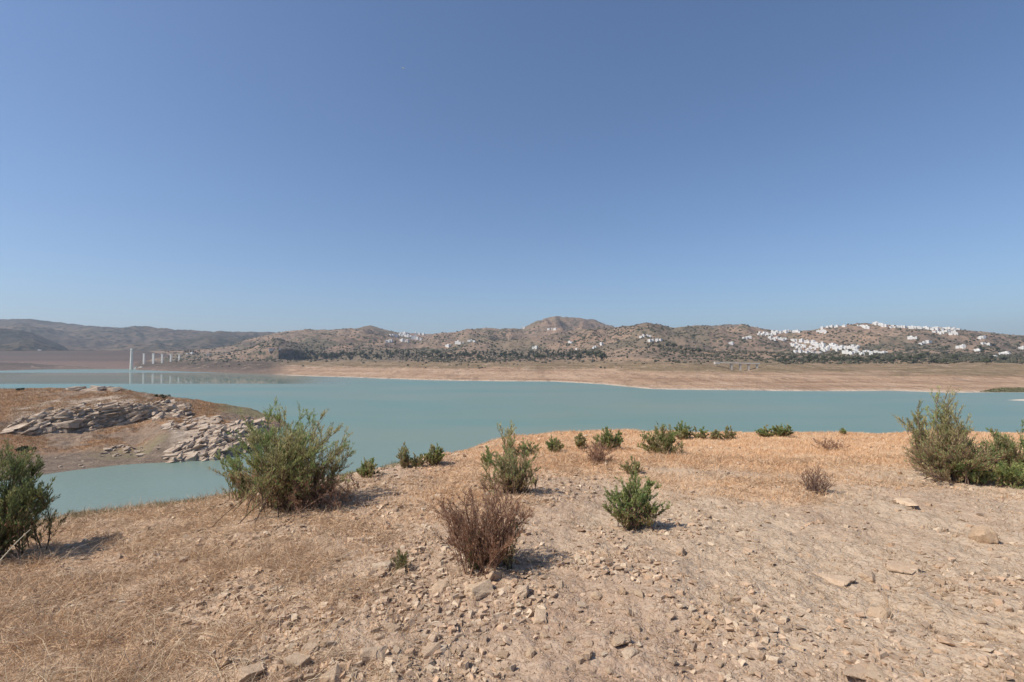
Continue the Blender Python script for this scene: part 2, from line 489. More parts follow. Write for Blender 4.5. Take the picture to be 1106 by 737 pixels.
def near_h(x, y):
    x = np.asarray(x, float); y = np.asarray(y, float)
    z = near_base(x, y)
    rr = np.hypot(x, y)
    k = smooth(0.4, 2.0, rr)
    z = z + k * (0.06 * fbm(x * 0.5, y * 0.5, 3, 3) - 0.03 * np.clip(ridged(x * .33 + .2 * y, y * .22, 3, 12) - .8, 0, 1) + 0.028 * fbm(x * 2.6, y * 2.6, 3, 8))
    return z
def near_fine(x, y):
    return near_h(x, y) + 0.011 * fbm(x * 9, y * 9, 3, 21) * smooth(30, 10, np.hypot(x, y))
def on_bank(px, py, dmax=60.0): return hit(px, py, near_h, 1.0, dmax)

def gold_mask(x, y):
    """where the dry grass grows: the far lip of the bank and the left flank"""
    r = np.hypot(x, y); rc = crest_r(x, y)
    n = fbm(x * 0.45, y * 0.45, 4, 40)
    lip = lip_mask(x, y)
    left = smooth(0.2, -1.9, x + 0.28 * (y - 3) + 0.9 * n) * (.72 + .45 * smooth(-.35, .3, fbm(x * .8 + .9 * y, y * .5, 3, 44)))
    left = left * smooth(1.2, 2.4, r)
    return np.clip(np.maximum(lip, 0.8 * left), 0, 1)
def lip_mask(x, y):
    r = np.hypot(x, y); rc = crest_r(x, y)
    n = fbm(x * 0.45, y * 0.45, 4, 40)
    lip = smooth(0.40, 0.66, r / rc + 0.15 * n) * smooth(-2.4, 0.2, x)
    lip = lip * (1 - 0.8 * smooth(3.0, 9.0, x) * smooth(0.74, 0.56, r / rc))
    return lip
def pale_mask(x, y):
    n = fbm(x * 0.6, y * 0.6, 4, 55)
    return np.clip(smooth(-0.2, 1.6, x - 0.12 * y + 1.1 * n), 0, 1)
def fringe_mask(x, y):
    r = np.hypot(x, y); rc = crest_r(x, y)
    return smooth(0.6, 2.2, r - rc + 0.5 * fbm(x, y, 3, 4)) * smooth(-1.0, -3.0, x)

def build_bank():
    fine = np.radians(np.linspace(-62, 62, 860))
    rest = np.radians(np.linspace(62, 298, 60))[1:]
    az_ = np.concatenate([fine, rest])
    rad = np.concatenate([[0.02, 0.5, 1.0], np.geomspace(1.5, 30, 640), np.geomspace(30, 95, 60)[1:]])
    A, Rr = np.meshgrid(az_, rad, indexing='ij')
    X = Rr * np.sin(A); Y = Rr * np.cos(A)
    Z = near_fine(X, Y)
    Z = np.maximum(Z, -4.0)
    lp = lip_mask(X, Y)
    C = np.stack([np.maximum(lp, .3 * gold_mask(X, Y)), pale_mask(X, Y), fringe_mask(X, Y)], -1).reshape(-1, 3)
    nu, nv = X.shape
    i = np.arange(nu * nv).reshape(nu, nv)
    j = np.concatenate([i, i[:1]], 0)
    Fq = np.stack([j[:-1, :-1].ravel(), j[:-1, 1:].ravel(), j[1:, 1:].ravel(), j[1:, :-1].ravel()], 1)
    o = mesh_np("ground", np.stack([X, Y, Z], -1).reshape(-1, 3), Fq, M['ground'], C, True)
    tag(o, "dry stony slope of pale earth in the foreground", "ground", kind="structure")
build_bank()

# ------------------------------------------------------------------ the rocky headland in the lake
HX = [-500, -150, 0, 40, 80, 130, 150, 190, 240, 270, 300, 325]
HE = [545, 530, 521, 514.5, 508.5, 502.5, 501, 499, 496, 488, 466, 456]       # near waterline
HR = [414, 418, 421, 420.5, 420.5, 421, 425, 430.5, 438, 443, 453, 457]       # skyline
HD = [178, 172, 166, 165, 165, 165, 165, 168, 175, 185, 178, 180]             # how far off the ridge is
HU = np.array([ray(x, 440)[0] for x in HX])
HE_d = np.array([EYE / -slope(y) for y in HE])
HR_z = np.array([z_at(y, d) for y, d in zip(HR, HD)]); HR_z[-1] = -1.5
HD = np.array(HD, float)
SCB_S = [slope(y) for y in [466, 467, 468, 466, 461, 455, 450]]
SCT_S = [slope(y) for y in [452, 458, 452, 446, 441, 435, 441]]
PT = np.array([0, .05, .1, .2, .35, .43, .5, .6, .8, 1.0])
PA = np.array([0, .02, .05, .11, .21, .28, .44, .62, .84, 1.0])      # ledge and scarp
PB = np.array([0, .14, .34, .54, .62, .66, .71, .79, .92, 1.0])      # rock at the water's edge
PC = np.array([0, .25, .5, .78, .90, .94, .96, .98, .99, 1.0])
SCX = [-400, 8, 40, 75, 110, 160, 205]
SCF = [.40, .41, .42, .44, .48, .55, .62]
def head_h(x, y):
    x = np.asarray(x, float); y = np.maximum(np.asarray(y, float), 1.0)
    wob = 4.0 * fbm(x / 26, y / 26, 3, 71)
    u = x / y
    d0 = np.interp(u, HU, HE_d); d1 = np.interp(u, HU, HD); h1 = np.interp(u, HU, HR_z)
    d1 = np.maximum(d1, d0 + 8)
    t = (y + 0.6 * wob * smooth(0, 15, y - d0) - d0) / (d1 - d0)
    px = u * F + 553
    wa = smooth(185, 150, px); wc = smooth(205, 245, px); wb = 1 - wa - wc
    tc = np.clip(t, 0, 1)
    fb = np.interp(px, SCX, SCF); db = d0 + fb * (d1 - d0)
    sb = np.interp(px, SCX, SCB_S); st = np.interp(px, SCX, SCT_S)
    cl = 1.2 + 2.2 * np.clip(fbm(x / 9, y / 9, 3, 73) + .4, 0, 1)
    ab = np.clip((EYE + sb * db) / np.maximum(h1, 1), .05, .8); at_ = np.clip((EYE + st * (db + 2)) / np.maximum(h1, 1), .1, .9)
    dd = y + 0.6 * wob
    fa = np.where(dd < db, ab * np.clip((dd - d0) / (db - d0), 0, 1) ** 1.15,
         np.where(dd < db + cl, ab + (at_ - ab) * (dd - db) / cl, at_ + (1 - at_) * np.clip((dd - db - cl) / np.maximum(d1 - db - cl, 3), 0, 1) ** .8))
    f = wa * fa + wb * np.interp(tc, PT, PB) + wc * np.interp(tc, PT, PC)
    z = h1 * f + (0.5 * fbm(x / 7, y / 7, 4, 77) + 0.16 * fbm(x / 1.6, y / 1.6, 3, 79)) * smooth(0.02, 0.3, t)
    z = np.where(t < 0, t * (d1 - d0) * 0.10, z)
    back = np.maximum(y - d1, 0)
    z = z - 0.006 * back ** 2
    z = np.where(u > HU[-2], z - (u - HU[-2]) * 40, z)
    return np.maximum(z, -4.0)
def on_head(px, py): return hit(px, py, head_h, 85, 200)
def build_head():
    U = np.concatenate([np.linspace(-1.9, -1.05, 120), np.linspace(-1.05, -0.36, 620)[1:]])
    D = np.linspace(66, 232, 420)
    Ug, Dg = np.meshgrid(U, D, indexing='ij')
    X = Ug * Dg; Z = head_h(X, Dg)
    n = fbm(X / 11, Dg / 11, 4, 90)
    px = Ug * F + 553
    d0 = np.interp(Ug, HU, HE_d); d1 = np.interp(Ug, HU, HD)
    t = (Dg - d0) / (d1 - d0)
    rust = (1 - smooth(226, 256, px) * smooth(.5, .8, t)) * np.clip(smooth(-0.3, 0.25, n + .4 * fbm(X / 4, Dg / 3, 3, 94)) * smooth(0.08, 0.3, t) + 0.9 * smooth(0.72, 0.95, t) * smooth(150, 230, px) + 0.8 * smooth(60, 0, px) * smooth(0.4, 0.8, t), 0, 1)
    mud = smooth(0.30, 0.08, t + 0.12 * n)
    green = np.clip(1.3 * smooth(222, 250, px) * smooth(0.55, 0.8, t) + 0.55 * smooth(0.05, 0.09, t) * smooth(0.24, 0.14, t) * smooth(0.0, 0.25, n + 0.1) * smooth(70, 140, px), 0, 1)
    db = d0 + np.interp(px, SCX, SCF) * (d1 - d0)
    rk = smooth(-2.5, -0.5, Dg - db) * smooth(19, 9, Dg - db + 7 * n) * smooth(4, 30, px) * smooth(212, 190, px)
    rk = np.maximum(rk, smooth(180, 195, px) * smooth(.34, .2, t + .1 * n) * smooth(-.02, .0, t) * smooth(290, 270, px))
    C = np.stack([rust * (1 - rk), mud * (1 - rk), green * (1 - rk), np.clip(rk, 0, 1)], -1).reshape(-1, 4)
    o = mesh_np("headland", np.stack([X, Dg, Z], -1).reshape(-1, 3), grid_faces(*X.shape), M['headland'], C, True)
    tag(o, "brown headland of earth and rust grass reaching into the lake", "headland", kind="structure")
build_head()

# ------------------------------------------------------------------ far shore and hills: one sheet to the horizon
SX = [-400, -100, 0, 60, 140, 150, 200, 250, 290, 312, 335, 400, 470, 540, 600, 650, 680, 705, 760, 830, 900, 960, 1020, 1060, 1106, 1500]
SYs = [404, 402, 400.5, 399, 398.5, 400, 401.5, 403, 404.5, 405.5, 406.5, 408.5, 411, 412, 412.5, 415, 418, 420.5, 421.5, 422.3, 422.5, 422.5, 424.5, 424, 424, 430]
KX = [-400, 0, 120, 145, 165, 200, 230, 250, 270, 300, 330, 350, 385, 400, 412, 430, 445, 460, 475, 490, 505, 525, 540, 565, 580, 600, 620, 640, 655, 668, 690, 710, 730, 745, 775, 800, 820, 840, 860, 880, 900, 930, 960, 1000, 1040, 1075, 1106, 1300, 1500]
KY = [389, 389, 387, 382, 379.5, 379, 377, 373, 366, 359.5, 355.5, 356.5, 354.5, 351.5, 355, 359, 360.5, 361.5, 360.5, 359, 356, 354, 355.5, 354.5, 347, 341.5, 343, 345, 350.5, 354.5, 350.5, 350.5, 354.5, 352.5, 351.5, 350.5, 354.5, 358, 359, 356, 352.5, 349.5, 351.5, 354.5, 356, 360, 362, 366, 370]
DX = [-400, 0, 150, 200, 300, 400, 460, 600, 700, 850, 950, 1106, 1500]
DR = [1900, 1900, 1330, 1330, 1750, 2000, 2050, 2500, 2300, 2200, 2000, 2200, 2300]
TX = [-400, 140, 250, 400, 600, 700, 850, 1000, 1500]
TZ = [14, 14, 22, 21.5, 21, 19.5, 17, 17.5, 18]          # height of the old high-water line
FU = np.concatenate([np.linspace(-1.75, -1.06, 180), np.linspace(-1.06, 1.06, 1500)[1:], np.linspace(1.06, 1.75, 180)[1:]])
FD = np.concatenate([np.geomspace(255, 1200, 330), np.geomspace(1200, 3300, 230)[1:], np.geomspace(3300, 5200, 12)[1:]])
def build_far_grid():
    px = FU * F + 553
    ds = np.array([EYE / -slope(y) for y in np.interp(px, SX, SYs)])[:, None]
    zt = np.interp(px, TX, TZ)[:, None]
    Dr = np.interp(px, DX, DR)[:, None]
    sky_s = np.array([slope(y) for y in np.interp(px, KX, KY)])[:, None]
    D = FD[None, :]; U = FU[:, None]
    X = U * D; Y = D + 0 * U
    P = px[:, None] + 0 * D
    wob = 1 + 0.012 * fbm(X / 60, Y / 60, 3, 101)
    # left of the orange spit the shore is a steeper hillside
    k2 = np.interp(px, [-400, 140, 200, 300, 330, 400], [1.25, 1.12, 1.2, 1.45, 1.7, 1.85])[:, None]
    k1 = 1 + (k2 - 1) * 0.42
    dd = D * wob
    z = np.where(dd < ds, (dd - ds) * 0.06, 0)
    a = (dd - ds) / (ds * (k1 - 1)); b = (dd - ds * k1) / (ds * (k2 - k1))
    low = np.where(a < 1, 8 * np.clip(a, 0, 1) ** 0.9, 8 + (zt - 8) * np.clip(b, 0, 1))
    low = low + (1.5 * fbm(X / 60, Y / 60, 5, 105) + 0.5 * fbm(X / 14, Y / 12, 3, 106)) * smooth(0.1, 0.7, a)
    z = z + np.where(dd > ds, low, 0)
    d2 = ds * k2
    s = (D - d2) / np.maximum(Dr - d2, 100)
    sc = np.clip(s, 0, 1.0)
    target = np.maximum(EYE + sky_s * Dr - zt, 2.0)
    hill = target * (0.5 * sc + 0.5 * sc ** 1.8)
    rel = ridged(X / 520, Y / 620, 5, 110)
    rel2 = fbm(X / 240, Y / 300, 5, 117)
    amp = np.clip(target, 6, 150)
    hill = hill + amp * (0.20 * (rel - 0.6) + 0.20 * rel2) * smooth(0.03, 0.35, s) * (1 - 0.55 * smooth(0.75, 1.0, s))
    # the nearer knoll with the hamlet on it, the slope under the villages, foothills left of centre
    def knoll(cx, cd, wx, wd, h):
        q = ((P - cx) / wx) ** 2 + ((D - cd) / wd) ** 2
        return h * np.exp(-q)
    hill = hill + knoll(705, 1150, 55, 260, 46) + knoll(885, 1350, 90, 330, 30) + knoll(1010, 1300, 90, 350, 38) + knoll(380, 1450, 60, 260, 34) + knoll(300, 1150, 40, 170, 26) + knoll(545, 1650, 60, 300, 34)
    hill = np.where(s > 0, np.maximum(hill, -2), 0)
    after = np.clip((D - Dr) / 700, 0, 4)
    hill = hill * np.where(s > 1, np.exp(-after ** 2 * 1.4), 1)
    for it in range(7):     # bring every column's skyline to the height it really has
        el_ = ((zt + hill - EYE) / D)
        m = (el_ * (s > 0.05)).max(1, keepdims=True)
        i = np.where(s > 0.05, el_, -9).argmax(1)
        di = FD[i][:, None]; hi_ = np.take_along_axis(hill, i[:, None], 1)
        need = EYE + sky_s * di - zt
        k = np.clip(need / np.maximum(hi_, 1.0), 0.05, 4)
        hw = (30, 24, 18, 14, 10, 7, 5)[it]
        ker = np.hanning(2 * hw + 3)[1:-1]; ker /= ker.sum()
        kk = np.convolve(np.pad(k[:, 0], hw, mode='edge'), ker, 'valid')[:, None]
        hill = hill * np.where(s > 0, 1 + (kk - 1) * smooth(0.0, 0.8, s), 1)
    hill = hill + (5.0 * fbm(X / 60, Y / 70, 3, 130)) * smooth(0.05, 0.3, s) * np.clip(target / 120, 0, 1) * 0.6
    z = z + hill - 5.5 * np.exp(-((P - 800) / 19) ** 2 - ((D - 590) / 42) ** 2) - 8 * np.exp(-((P - 170) / 26) ** 2 - ((D - 1115) / 80) ** 2)
    z = np.maximum(z, -4)
    return X, Y, z
FX, FY, FZ = build_far_grid()
def far_h(x, y):
    x = np.asarray(x, float); y = np.asarray(y, float)
    u = x / np.maximum(y, 1)
    i = np.clip(np.searchsorted(FU, u) - 1, 0, len(FU) - 2); j = np.clip(np.searchsorted(FD, y) - 1, 0, len(FD) - 2)
    fu = np.clip((u - FU[i]) / (FU[i+1] - FU[i]), 0, 1); fd = np.clip((y - FD[j]) / (FD[j+1] - FD[j]), 0, 1)
    return (FZ[i, j] * (1-fu) * (1-fd) + FZ[i+1, j] * fu * (1-fd) + FZ[i, j+1] * (1-fu) * fd + FZ[i+1, j+1] * fu * fd)
def on_far(px, py, dmin=300, dmax=3600):
    for k in range(14):
        p = hit(px, py + 0.35 * k, far_h, dmin, dmax, 1200)
        if p is not None and p.y < dmax * 0.98: return p
    return None
o = mesh_np("hills", np.stack([FX, FY, FZ], -1).reshape(-1, 3), grid_faces(*FX.shape), M['hill'], None, True)
tag(o, "brown scrubby hills rising behind the bare far shore", "hills", kind="structure")

def ridge_sheet(name, xs, ys, d0, d1, d2, z0, mat, seed, label, amp):
    u = np.linspace(ray(xs[0], 380)[0], ray(xs[-1], 380)[0], 420)
    d = np.concatenate([np.linspace(d0, d1, 90), np.linspace(d1, d2, 16)[1:]])
    U, D = np.meshgrid(u, d, indexing='ij')
    X = U * D
    top = np.array([z_at(y, d1) for y in np.interp(u * F + 553, xs, ys)])[:, None]
    s = np.clip((D - d0) / (d1 - d0), 0, 1)
    Z = z0 + (top - z0) * (0.35 * s + 0.65 * s ** 1.5)
    Z = Z + np.clip(top - z0, 10, 400) * amp * (ridged(X / 700, D / 800, 5, seed) - 0.5) * smooth(0, 0.3, s) * smooth(1.0, 0.8, s)
    Z = Z + 4 * fbm(X / 50, D / 60, 3, seed + 9) * s
    tgt = (top - EYE) / d1
    for hw in (20, 12, 6):
        el_ = np.where(D <= d1, (Z - EYE) / D, -9); i = el_.argmax(1)
        kk = (EYE + tgt[:, 0] * d[i] - z0) / np.maximum(Z[np.arange(len(u)), i] - z0, 1)
        ker = np.hanning(2 * hw + 3)[1:-1]; ker /= ker.sum()
        Z = z0 + (Z - z0) * np.convolve(np.pad(kk, hw, mode='edge'), ker, 'valid')[:, None]
    Z = np.where(D > d1, Z - (D - d1) * 0.5, Z)
    o = mesh_np(name, np.stack([X, D, Z], -1).reshape(-1, 3), grid_faces(*X.shape), mat, None, True)
    return tag(o, label, "hills", kind="structure"), X, D, Z
ridge_sheet("distant_hills", [-500, -100, 0, 30, 60, 100, 130, 150, 190, 230, 270, 300, 340, 420],
            [352, 348, 345, 344.5, 348, 352.5, 354, 352, 356, 358, 358.5, 359, 362, 375], 1650, 2900, 3600, 10, M['far_hill'], 201,
            "bluish ridge in the distance on the far left", 0.24)
ridge_sheet("wooded_hill", [-500, -200, -60, 0, 20, 35, 48, 60, 72, 82], [340, 346, 352, 355, 356.5, 359.5, 365, 370, 376, 384], 1330, 1850, 2300, 20, M['dark_hill'], 220,
            "dark scrub covered hill behind the left end of the dam", 0.2)

# lake
def build_water():
    U = np.concatenate([np.linspace(-1.9, 1.9, 150)])
    s_ = Soup()
    V = [[-9000, -400, 0], [9000, -400, 0], [9000, 2600, 0], [-9000, 2600, 0]]
    o = mesh_np("water", V, [[0, 1, 2, 3]], M['water'])
    tag(o, "calm turquoise lake water", "water", kind="structure")
build_water()
# lake bed sheet under everything
o = mesh_np("lake_bed", [[-9000, -600, -5], [9000, -600, -5], [9000, 5600, -5], [-9000, 5600, -5]], [[0, 1, 2, 3]], M['headland'], np.tile([[0, 1, 0]], (4, 1)))
tag(o, "muddy bed of the lake", "ground", kind="structure")

def build_sandbar():
    c = Vector((ray(1106, 432)[0] * 275, 275, 0))
    a = np.linspace(0, 2 * math.pi, 48, endpoint=False); r = np.linspace(0, 1, 10)
    A, Rr = np.meshgrid(a, r, indexing='ij')
    k = 1 + 0.25 * fbm(np.cos(A) * 2, np.sin(A) * 2, 3, 5)
    X = c.x + 3 + 11 * Rr * k * np.cos(A); Y = c.y + 4.2 * Rr * k * np.sin(A)
    Z = 0.62 * (1 - Rr ** 1.5) - 0.06 + 0.06 * fbm(X / 2, Y / 2, 3, 6) * (1 - Rr)
    i = np.arange(A.size).reshape(A.shape); j = np.concatenate([i, i[:1]])
    Fq = np.stack([j[:-1, :-1].ravel(), j[:-1, 1:].ravel(), j[1:, 1:].ravel(), j[1:, :-1].ravel()], 1)
    o = mesh_np("sandbar", np.stack([X, Y, Z], -1).reshape(-1, 3), Fq, M['sandbar'], None, True)
    tag(o, "small pale sandbar in the water at the right edge", "sandbar", kind="structure")
build_sandbar()

# ------------------------------------------------------------------ haze: one closed box of thin air round everything
hz = Soup(); hz.box((0, 2500, 190), (19000, 6600, 392))
haze = hz.build("haze", None)
hm = bpy.data.materials.new("thin_haze"); hm.use_nodes = True
hm.node_tree.nodes.clear()
pv = hm.node_tree.nodes.new("ShaderNodeVolumePrincipled")
pv.inputs["Color"].default_value = (0.74, 0.85, 1.0, 1)
pv.inputs["Anisotropy"].default_value = 0.22
pv.inputs["Density"].default_value = 0.00012
ho = hm.node_tree.nodes.new("ShaderNodeOutputMaterial")
hm.node_tree.links.new(pv.outputs[0], ho.inputs["Volume"])
haze.data.materials.append(hm)
tag(haze, "thin pale haze in the air over the lake", "haze", kind="stuff")

# ------------------------------------------------------------------ dam, intake tower, piers
def build_dam():
    x0, x1 = -2300, -640
    prof = [(1110, -4.5), (1160, 2), (1244, 41.0), (1246, 42.2), (1256, 42.2), (1258, 41.0), (1345, 0.0)]
    n = 160
    xs = np.linspace(x0, x1, n)
    V = np.array([[x, p[0] + 3 * math.sin(x / 310) + (0.8 * rng.normal() if 1170 < p[0] < 1240 else 0), min(p[1], 42.2 - max(x + 905, 0) * 0.16)] for x in xs for p in prof])
    Fq = grid_faces(n, len(prof))
    caps = [list(range(len(prof)))[::-1], list(range((n - 1) * len(prof), n * len(prof)))]
    t = thing("dam", (0, 0, 0), "long flat topped earth dam of brown stone closing the lake", "dam")
    mesh_np("embankment", V, [Fq, np.array(caps)], M['dam'], None, False, t)
    s = Soup()
    s.box(((x0 - 905) / 2, 1247.5, 42.5), (-905 - x0, 0.6, 0.6))
    s.build("parapet", M['dam'], t)
build_dam()

def lathe(prof, n=16):
    a = np.linspace(0, 2 * math.pi, n, endpoint=False)
    V = np.array([[r * math.cos(t), r * math.sin(t), z] for (r, z) in prof for t in a])
    i = np.arange(len(prof) * n).reshape(len(prof), n); j = np.concatenate([i, i[:, :1]], 1)
    Fq = np.stack([j[:-1, :-1].ravel(), j[:-1, 1:].ravel(), j[1:, 1:].ravel(), j[1:, :-1].ravel()], 1)
    return V, Fq

def build_tower():
    d = 1090; u = ray(142, 390)[0]
    H = z_at(376.5, d)
    t = thing("intake_tower", (u * d, d, 0), "tallest white concrete tower standing in the water by the dam", "tower")
    s = Soup(); V, Fq = lathe([(0.01, -4), (2.9, -4), (2.6, H * 0.4), (2.2, H * 0.93), (0.01, H * 0.93)], 12); s.add(V, Fq)
    for k in (0.22, 0.45, 0.68):
        V, Fq = lathe([(3.0 - k * 0.8, H * k), (3.0 - k * 0.8, H * k + 0.7), (2.1, H * k + 0.7)], 12); s.add(V, Fq)
    s.build("shaft", M['concrete'], t)
    s = Soup(); s.box((0, 0, H * 0.965), (3.9, 3.9, H * 0.07)); gr = s.build("gate_room", M['concrete'], t)
    s = Soup(); s.box((0, 0, H + 0.2), (4.4, 4.4, 0.4)); s.build("roof", M['concrete'], gr)
build_tower()
PIERS = [(155.5, 382, 392.5), (165.7, 382, 392), (175.2, 382.3, 390.5), (184.6, 382.6, 392), (193.6, 383.2, 388.5)]
pier_d = 1150
proto = None
lab = ["leftmost slim white pier on the bank, nearest the tall tower", "thick white pier second from the tall tower on the bank",
       "short white pier in the middle of the row of five", "long white pier second from the right of the row", "shortest white pier at the right end of the row"]
for k, (px, yt, yb) in enumerate(PIERS):
    u = ray(px, 388)[0]
    x = u * pier_d; zt = z_at(yt, pier_d); zb = min(float(far_h(np.array([x]), np.array([pier_d]))[0]), z_at(yb, pier_d))
    wdt = 4.4 if k == 1 else 3.5
    t = thing("bridge_pier", (x, pier_d, zb - 1), lab[k], "pier", "row of white concrete piers by the dam")
    h = zt - zb + 1
    s = Soup(); s.box((0, 0, h / 2 - 0.6), (wdt, 2.6, h - 1.2)); sh = s.build("shaft", M['concrete'], t)
    s = Soup(); s.box((0, 0, h - 0.6), (wdt + 1.4, 3.2, 1.2)); s.build("cap", M['concrete'], sh)
# pale block and rounded rock at the foot of the tower
def hull_blob(pts):
    bm = bmesh.new()
    for p in pts: bm.verts.new(p)
    r = bmesh.ops.convex_hull(bm, input=bm.verts)
    junk = [e for e in set(r["geom_interior"] + r["geom_unused"]) if isinstance(e, bmesh.types.BMVert) and e.is_valid]
    bmesh.ops.delete(bm, geom=junk, context='VERTS')
    bm.verts.ensure_lookup_table()
    bmesh.ops.triangulate(bm, faces=bm.faces)
    bm.verts.index_update()
    V = np.array([v.co[:] for v in bm.verts]); Fc = np.array([[v.index for v in f.verts] for f in bm.faces])
    bm.free(); return V, Fc
def rock_pts(n=16, flat=0.6, boxy=0.5):
    p = rng.normal(size=(n, 3)); p /= np.linalg.norm(p, axis=1)[:, None]
    q = np.sign(p) * np.abs(p) ** (1 - boxy)
    q /= np.abs(q).max(1)[:, None] ** boxy
    q = q * (0.85 + 0.3 * rng.random((n, 1)))
    q[:, 2] *= flat
    return q
u = ray(146.5, 396)[0]
V, Fc = hull_blob(rock_pts(14, 1.6, 0.8) * [2.3, 2.3, 2.3])
o = mesh_np("concrete_block", V, Fc, M['concrete']); o.location = (u * 1082, 1082, 2.2)
tag(o, "upright pale concrete block at the foot of the tall tower", "block")
u = ray(152, 396)[0]
V, Fc = hull_blob(rock_pts(30, 0.85, 0.2) * [5.5, 4, 4.2])
o = mesh_np("boulder", V, Fc, M['concrete'], None, True); o.location = (u * 1078, 1078, 2.4)
tag(o, "rounded pale boulder at the waterline right of the tall tower", "boulder")

# viaduct on the far shore
def build_viaduct():
    d = 600.0
    xa, xb = ray(776, 392)[0] * d, ray(820, 392)[0] * d
    za, zb = z_at(391.6, d), z_at(392.9, d)
    t = thing("viaduct", ((xa + xb) / 2, d, float(far_h(np.array([(xa + xb) / 2]), np.array([d]))[0])), "low pale viaduct on piers across a gully on the far shore", "viaduct")
    org = np.array(t.location)
    s = Soup()
    V = []
    for (x, z) in ((xa, za), (xb, zb)):
        for (yy, dz) in ((-2, -0.7), (-2, 0.7), (2, 0.7), (2, -0.7)): V.append(np.array([x, d + yy, z + dz]) - org)
    s.add(V, [[0, 3, 2, 1], [4, 5, 6, 7], [0, 1, 5, 4], [1, 2, 6, 5], [2, 3, 7, 6], [3, 0, 4, 7]])
    s.build("deck", M['weathered'], t)
    for px in (790, 799.5, 808.5, 817.5):
        x = ray(px, 392)[0] * d
        z1 = za + (zb - za) * (x - xa) / (xb - xa) - 0.75
        z0 = min(float(far_h(np.array([x]), np.array([d]))[0]) - 0.5, z1 - 9.0)
        s = Soup(); s.box(np.array([x, d, (z0 + z1) / 2]) - org, (1.8, 2.4, z1 - z0)); s.build("pier", M['weathered'], t)
    x = xa - 2
    s = Soup(); s.box(np.array([x, d, za - 0.6]) - org, (5, 5, 3)); s.build("abutment", M['weathered'], t)
build_viaduct()

# ------------------------------------------------------------------ white houses
def house_mesh(w, dpt, h, roof, nwin):
    s = Soup()
    s.box((0, 0, h / 2 - 2), (w, dpt, h + 4), 0)
    if roof == 'gable':
        e = 0.5
        V = [[-w/2-e, -dpt/2-e, h+.003], [w/2+e, -dpt/2-e, h+.003], [w/2+e, dpt/2+e, h+.003], [-w/2-e, dpt/2+e, h+.003], [-w/2-e, 0, h + dpt*.22], [w/2+e, 0, h + dpt*.22]]
        s.add(V, [[0, 1, 5, 4], [2, 3, 4, 5], [0, 3, 2, 1]], None, 1); s.add(V, [[0, 4, 3], [1, 2, 5]], None, 0)
    else:
        for (cx, cy, sx, sy) in ((0, -dpt/2 + .15, w, .3), (0, dpt/2 - .15, w, .3), (-w/2 + .15, 0, .3, dpt - .62), (w/2 - .15, 0, .3, dpt - .62)):
            s.box((cx, cy, h + .35), (sx, sy, .7), 0)
        if w > 12: s.box((w * .2, 0, h + 1.5), (w * .4, dpt * .6, 3), 0)
    for k in range(nwin):
        x = -w/2 + (k + .5) * w / nwin
        s.box((x, -dpt/2 - .01, h * .55), (1.1, .08, 1.4), 2)
        s.box((x, dpt/2 + .01, h * .55), (1.1, .08, 1.4), 2)
    return s
variants = []
for (w, dp, h, rf, nw) in [(11, 8, 5.5, 'flat', 3), (14, 9, 6.5, 'flat', 4), (9, 8, 7, 'flat', 2), (12, 8, 5, 'gable', 3), (17, 9, 6, 'flat', 5), (10, 7, 4.5, 'gable', 2)]:
    variants.append(house_mesh(w, dp, h, rf, nw).build("white_house", [M['white'], M['tile'], M['pane']], None, False, False))
for (w, dp, h, rf, nw) in [(11, 8, 5, 'gable', 3), (9, 8, 5.5, 'flat', 2)]:
    variants.append(house_mesh(w, dp, h, rf, nw).build("white_house", [M['cream'], M['tile'], M['pane']], None, False, False))
def place_house(px, py, label, group, v=None, sc=1.0, mat=None, name="white_house"):
    p = on_far(px, py)
    if p is None: return None
    o = (variants[v if v is not None else random.choice([0, 1, 2, 2, 0, 4, 3, 1, 2, 0])]).copy()
    o.name = name
    k = sc * 0.68 * random.uniform(0.75, 1.2) * (p.y / 1900) ** 0.35
    o.scale = (k * random.uniform(.85, 1.15), k, k * random.uniform(.9, 1.15))
    o.location = (p.x, p.y, p.z + 0.4)
    o.rotation_euler = (0, 0, math.atan2(-p.x, p.y) + random.uniform(-1.0, .1))
    col.objects.link(o)
    return tag(o, label, "house", group)
def village(strokes, label, group, sc=1.0):
    for (x0, y0, x1, y1, th, n) in strokes:
        for k in range(n):
            t = (k + random.uniform(0.1, 0.9)) / n
            place_house(x0 + (x1 - x0) * t, y0 + (y1 - y0) * t + random.uniform(-th, th), label, group, None, sc)
village([(421, 363, 433, 363, .7, 5), (433, 362, 442, 364, 1.6, 8), (443, 365, 449, 365, 1.2, 3), (450, 367, 455, 367, .5, 2), (453, 362, 458, 362, .5, 2), (416, 370, 423, 369.5, .5, 3), (434, 369, 442, 369.5, .6, 4)],
        "white house packed into the small village left of centre under the ridge", "houses of the village left of centre", 1.3)
village([(481, 374.5, 488, 374.5, .4, 2), (493, 371, 501, 371.5, .5, 3), (505, 370, 513, 370, .6, 3)],
        "white house scattered over the slope between the left village and the highest peak", "houses between the left village and the peak", 1.1)
village([(591, 356, 602, 356.3, .4, 4), (564, 355, 567, 355, .3, 2)], "white house high up below the highest brown peak", "houses high below the peak")
village([(614, 371, 618, 371, .4, 2), (576, 377, 580, 377, .6, 2), (640, 376, 645, 376, .6, 2), (649, 373, 651, 373, .3, 1), (619, 378, 624, 378, .3, 1)],
        "white house standing alone among trees at the foot of the highest peak", "lone houses at the foot of the peak")
village([(691, 364.5, 703, 364, .6, 4), (698, 369.5, 714, 368.5, .8, 5)], "white house of the hamlet on top of the rounded middle knoll", "houses on the middle knoll")
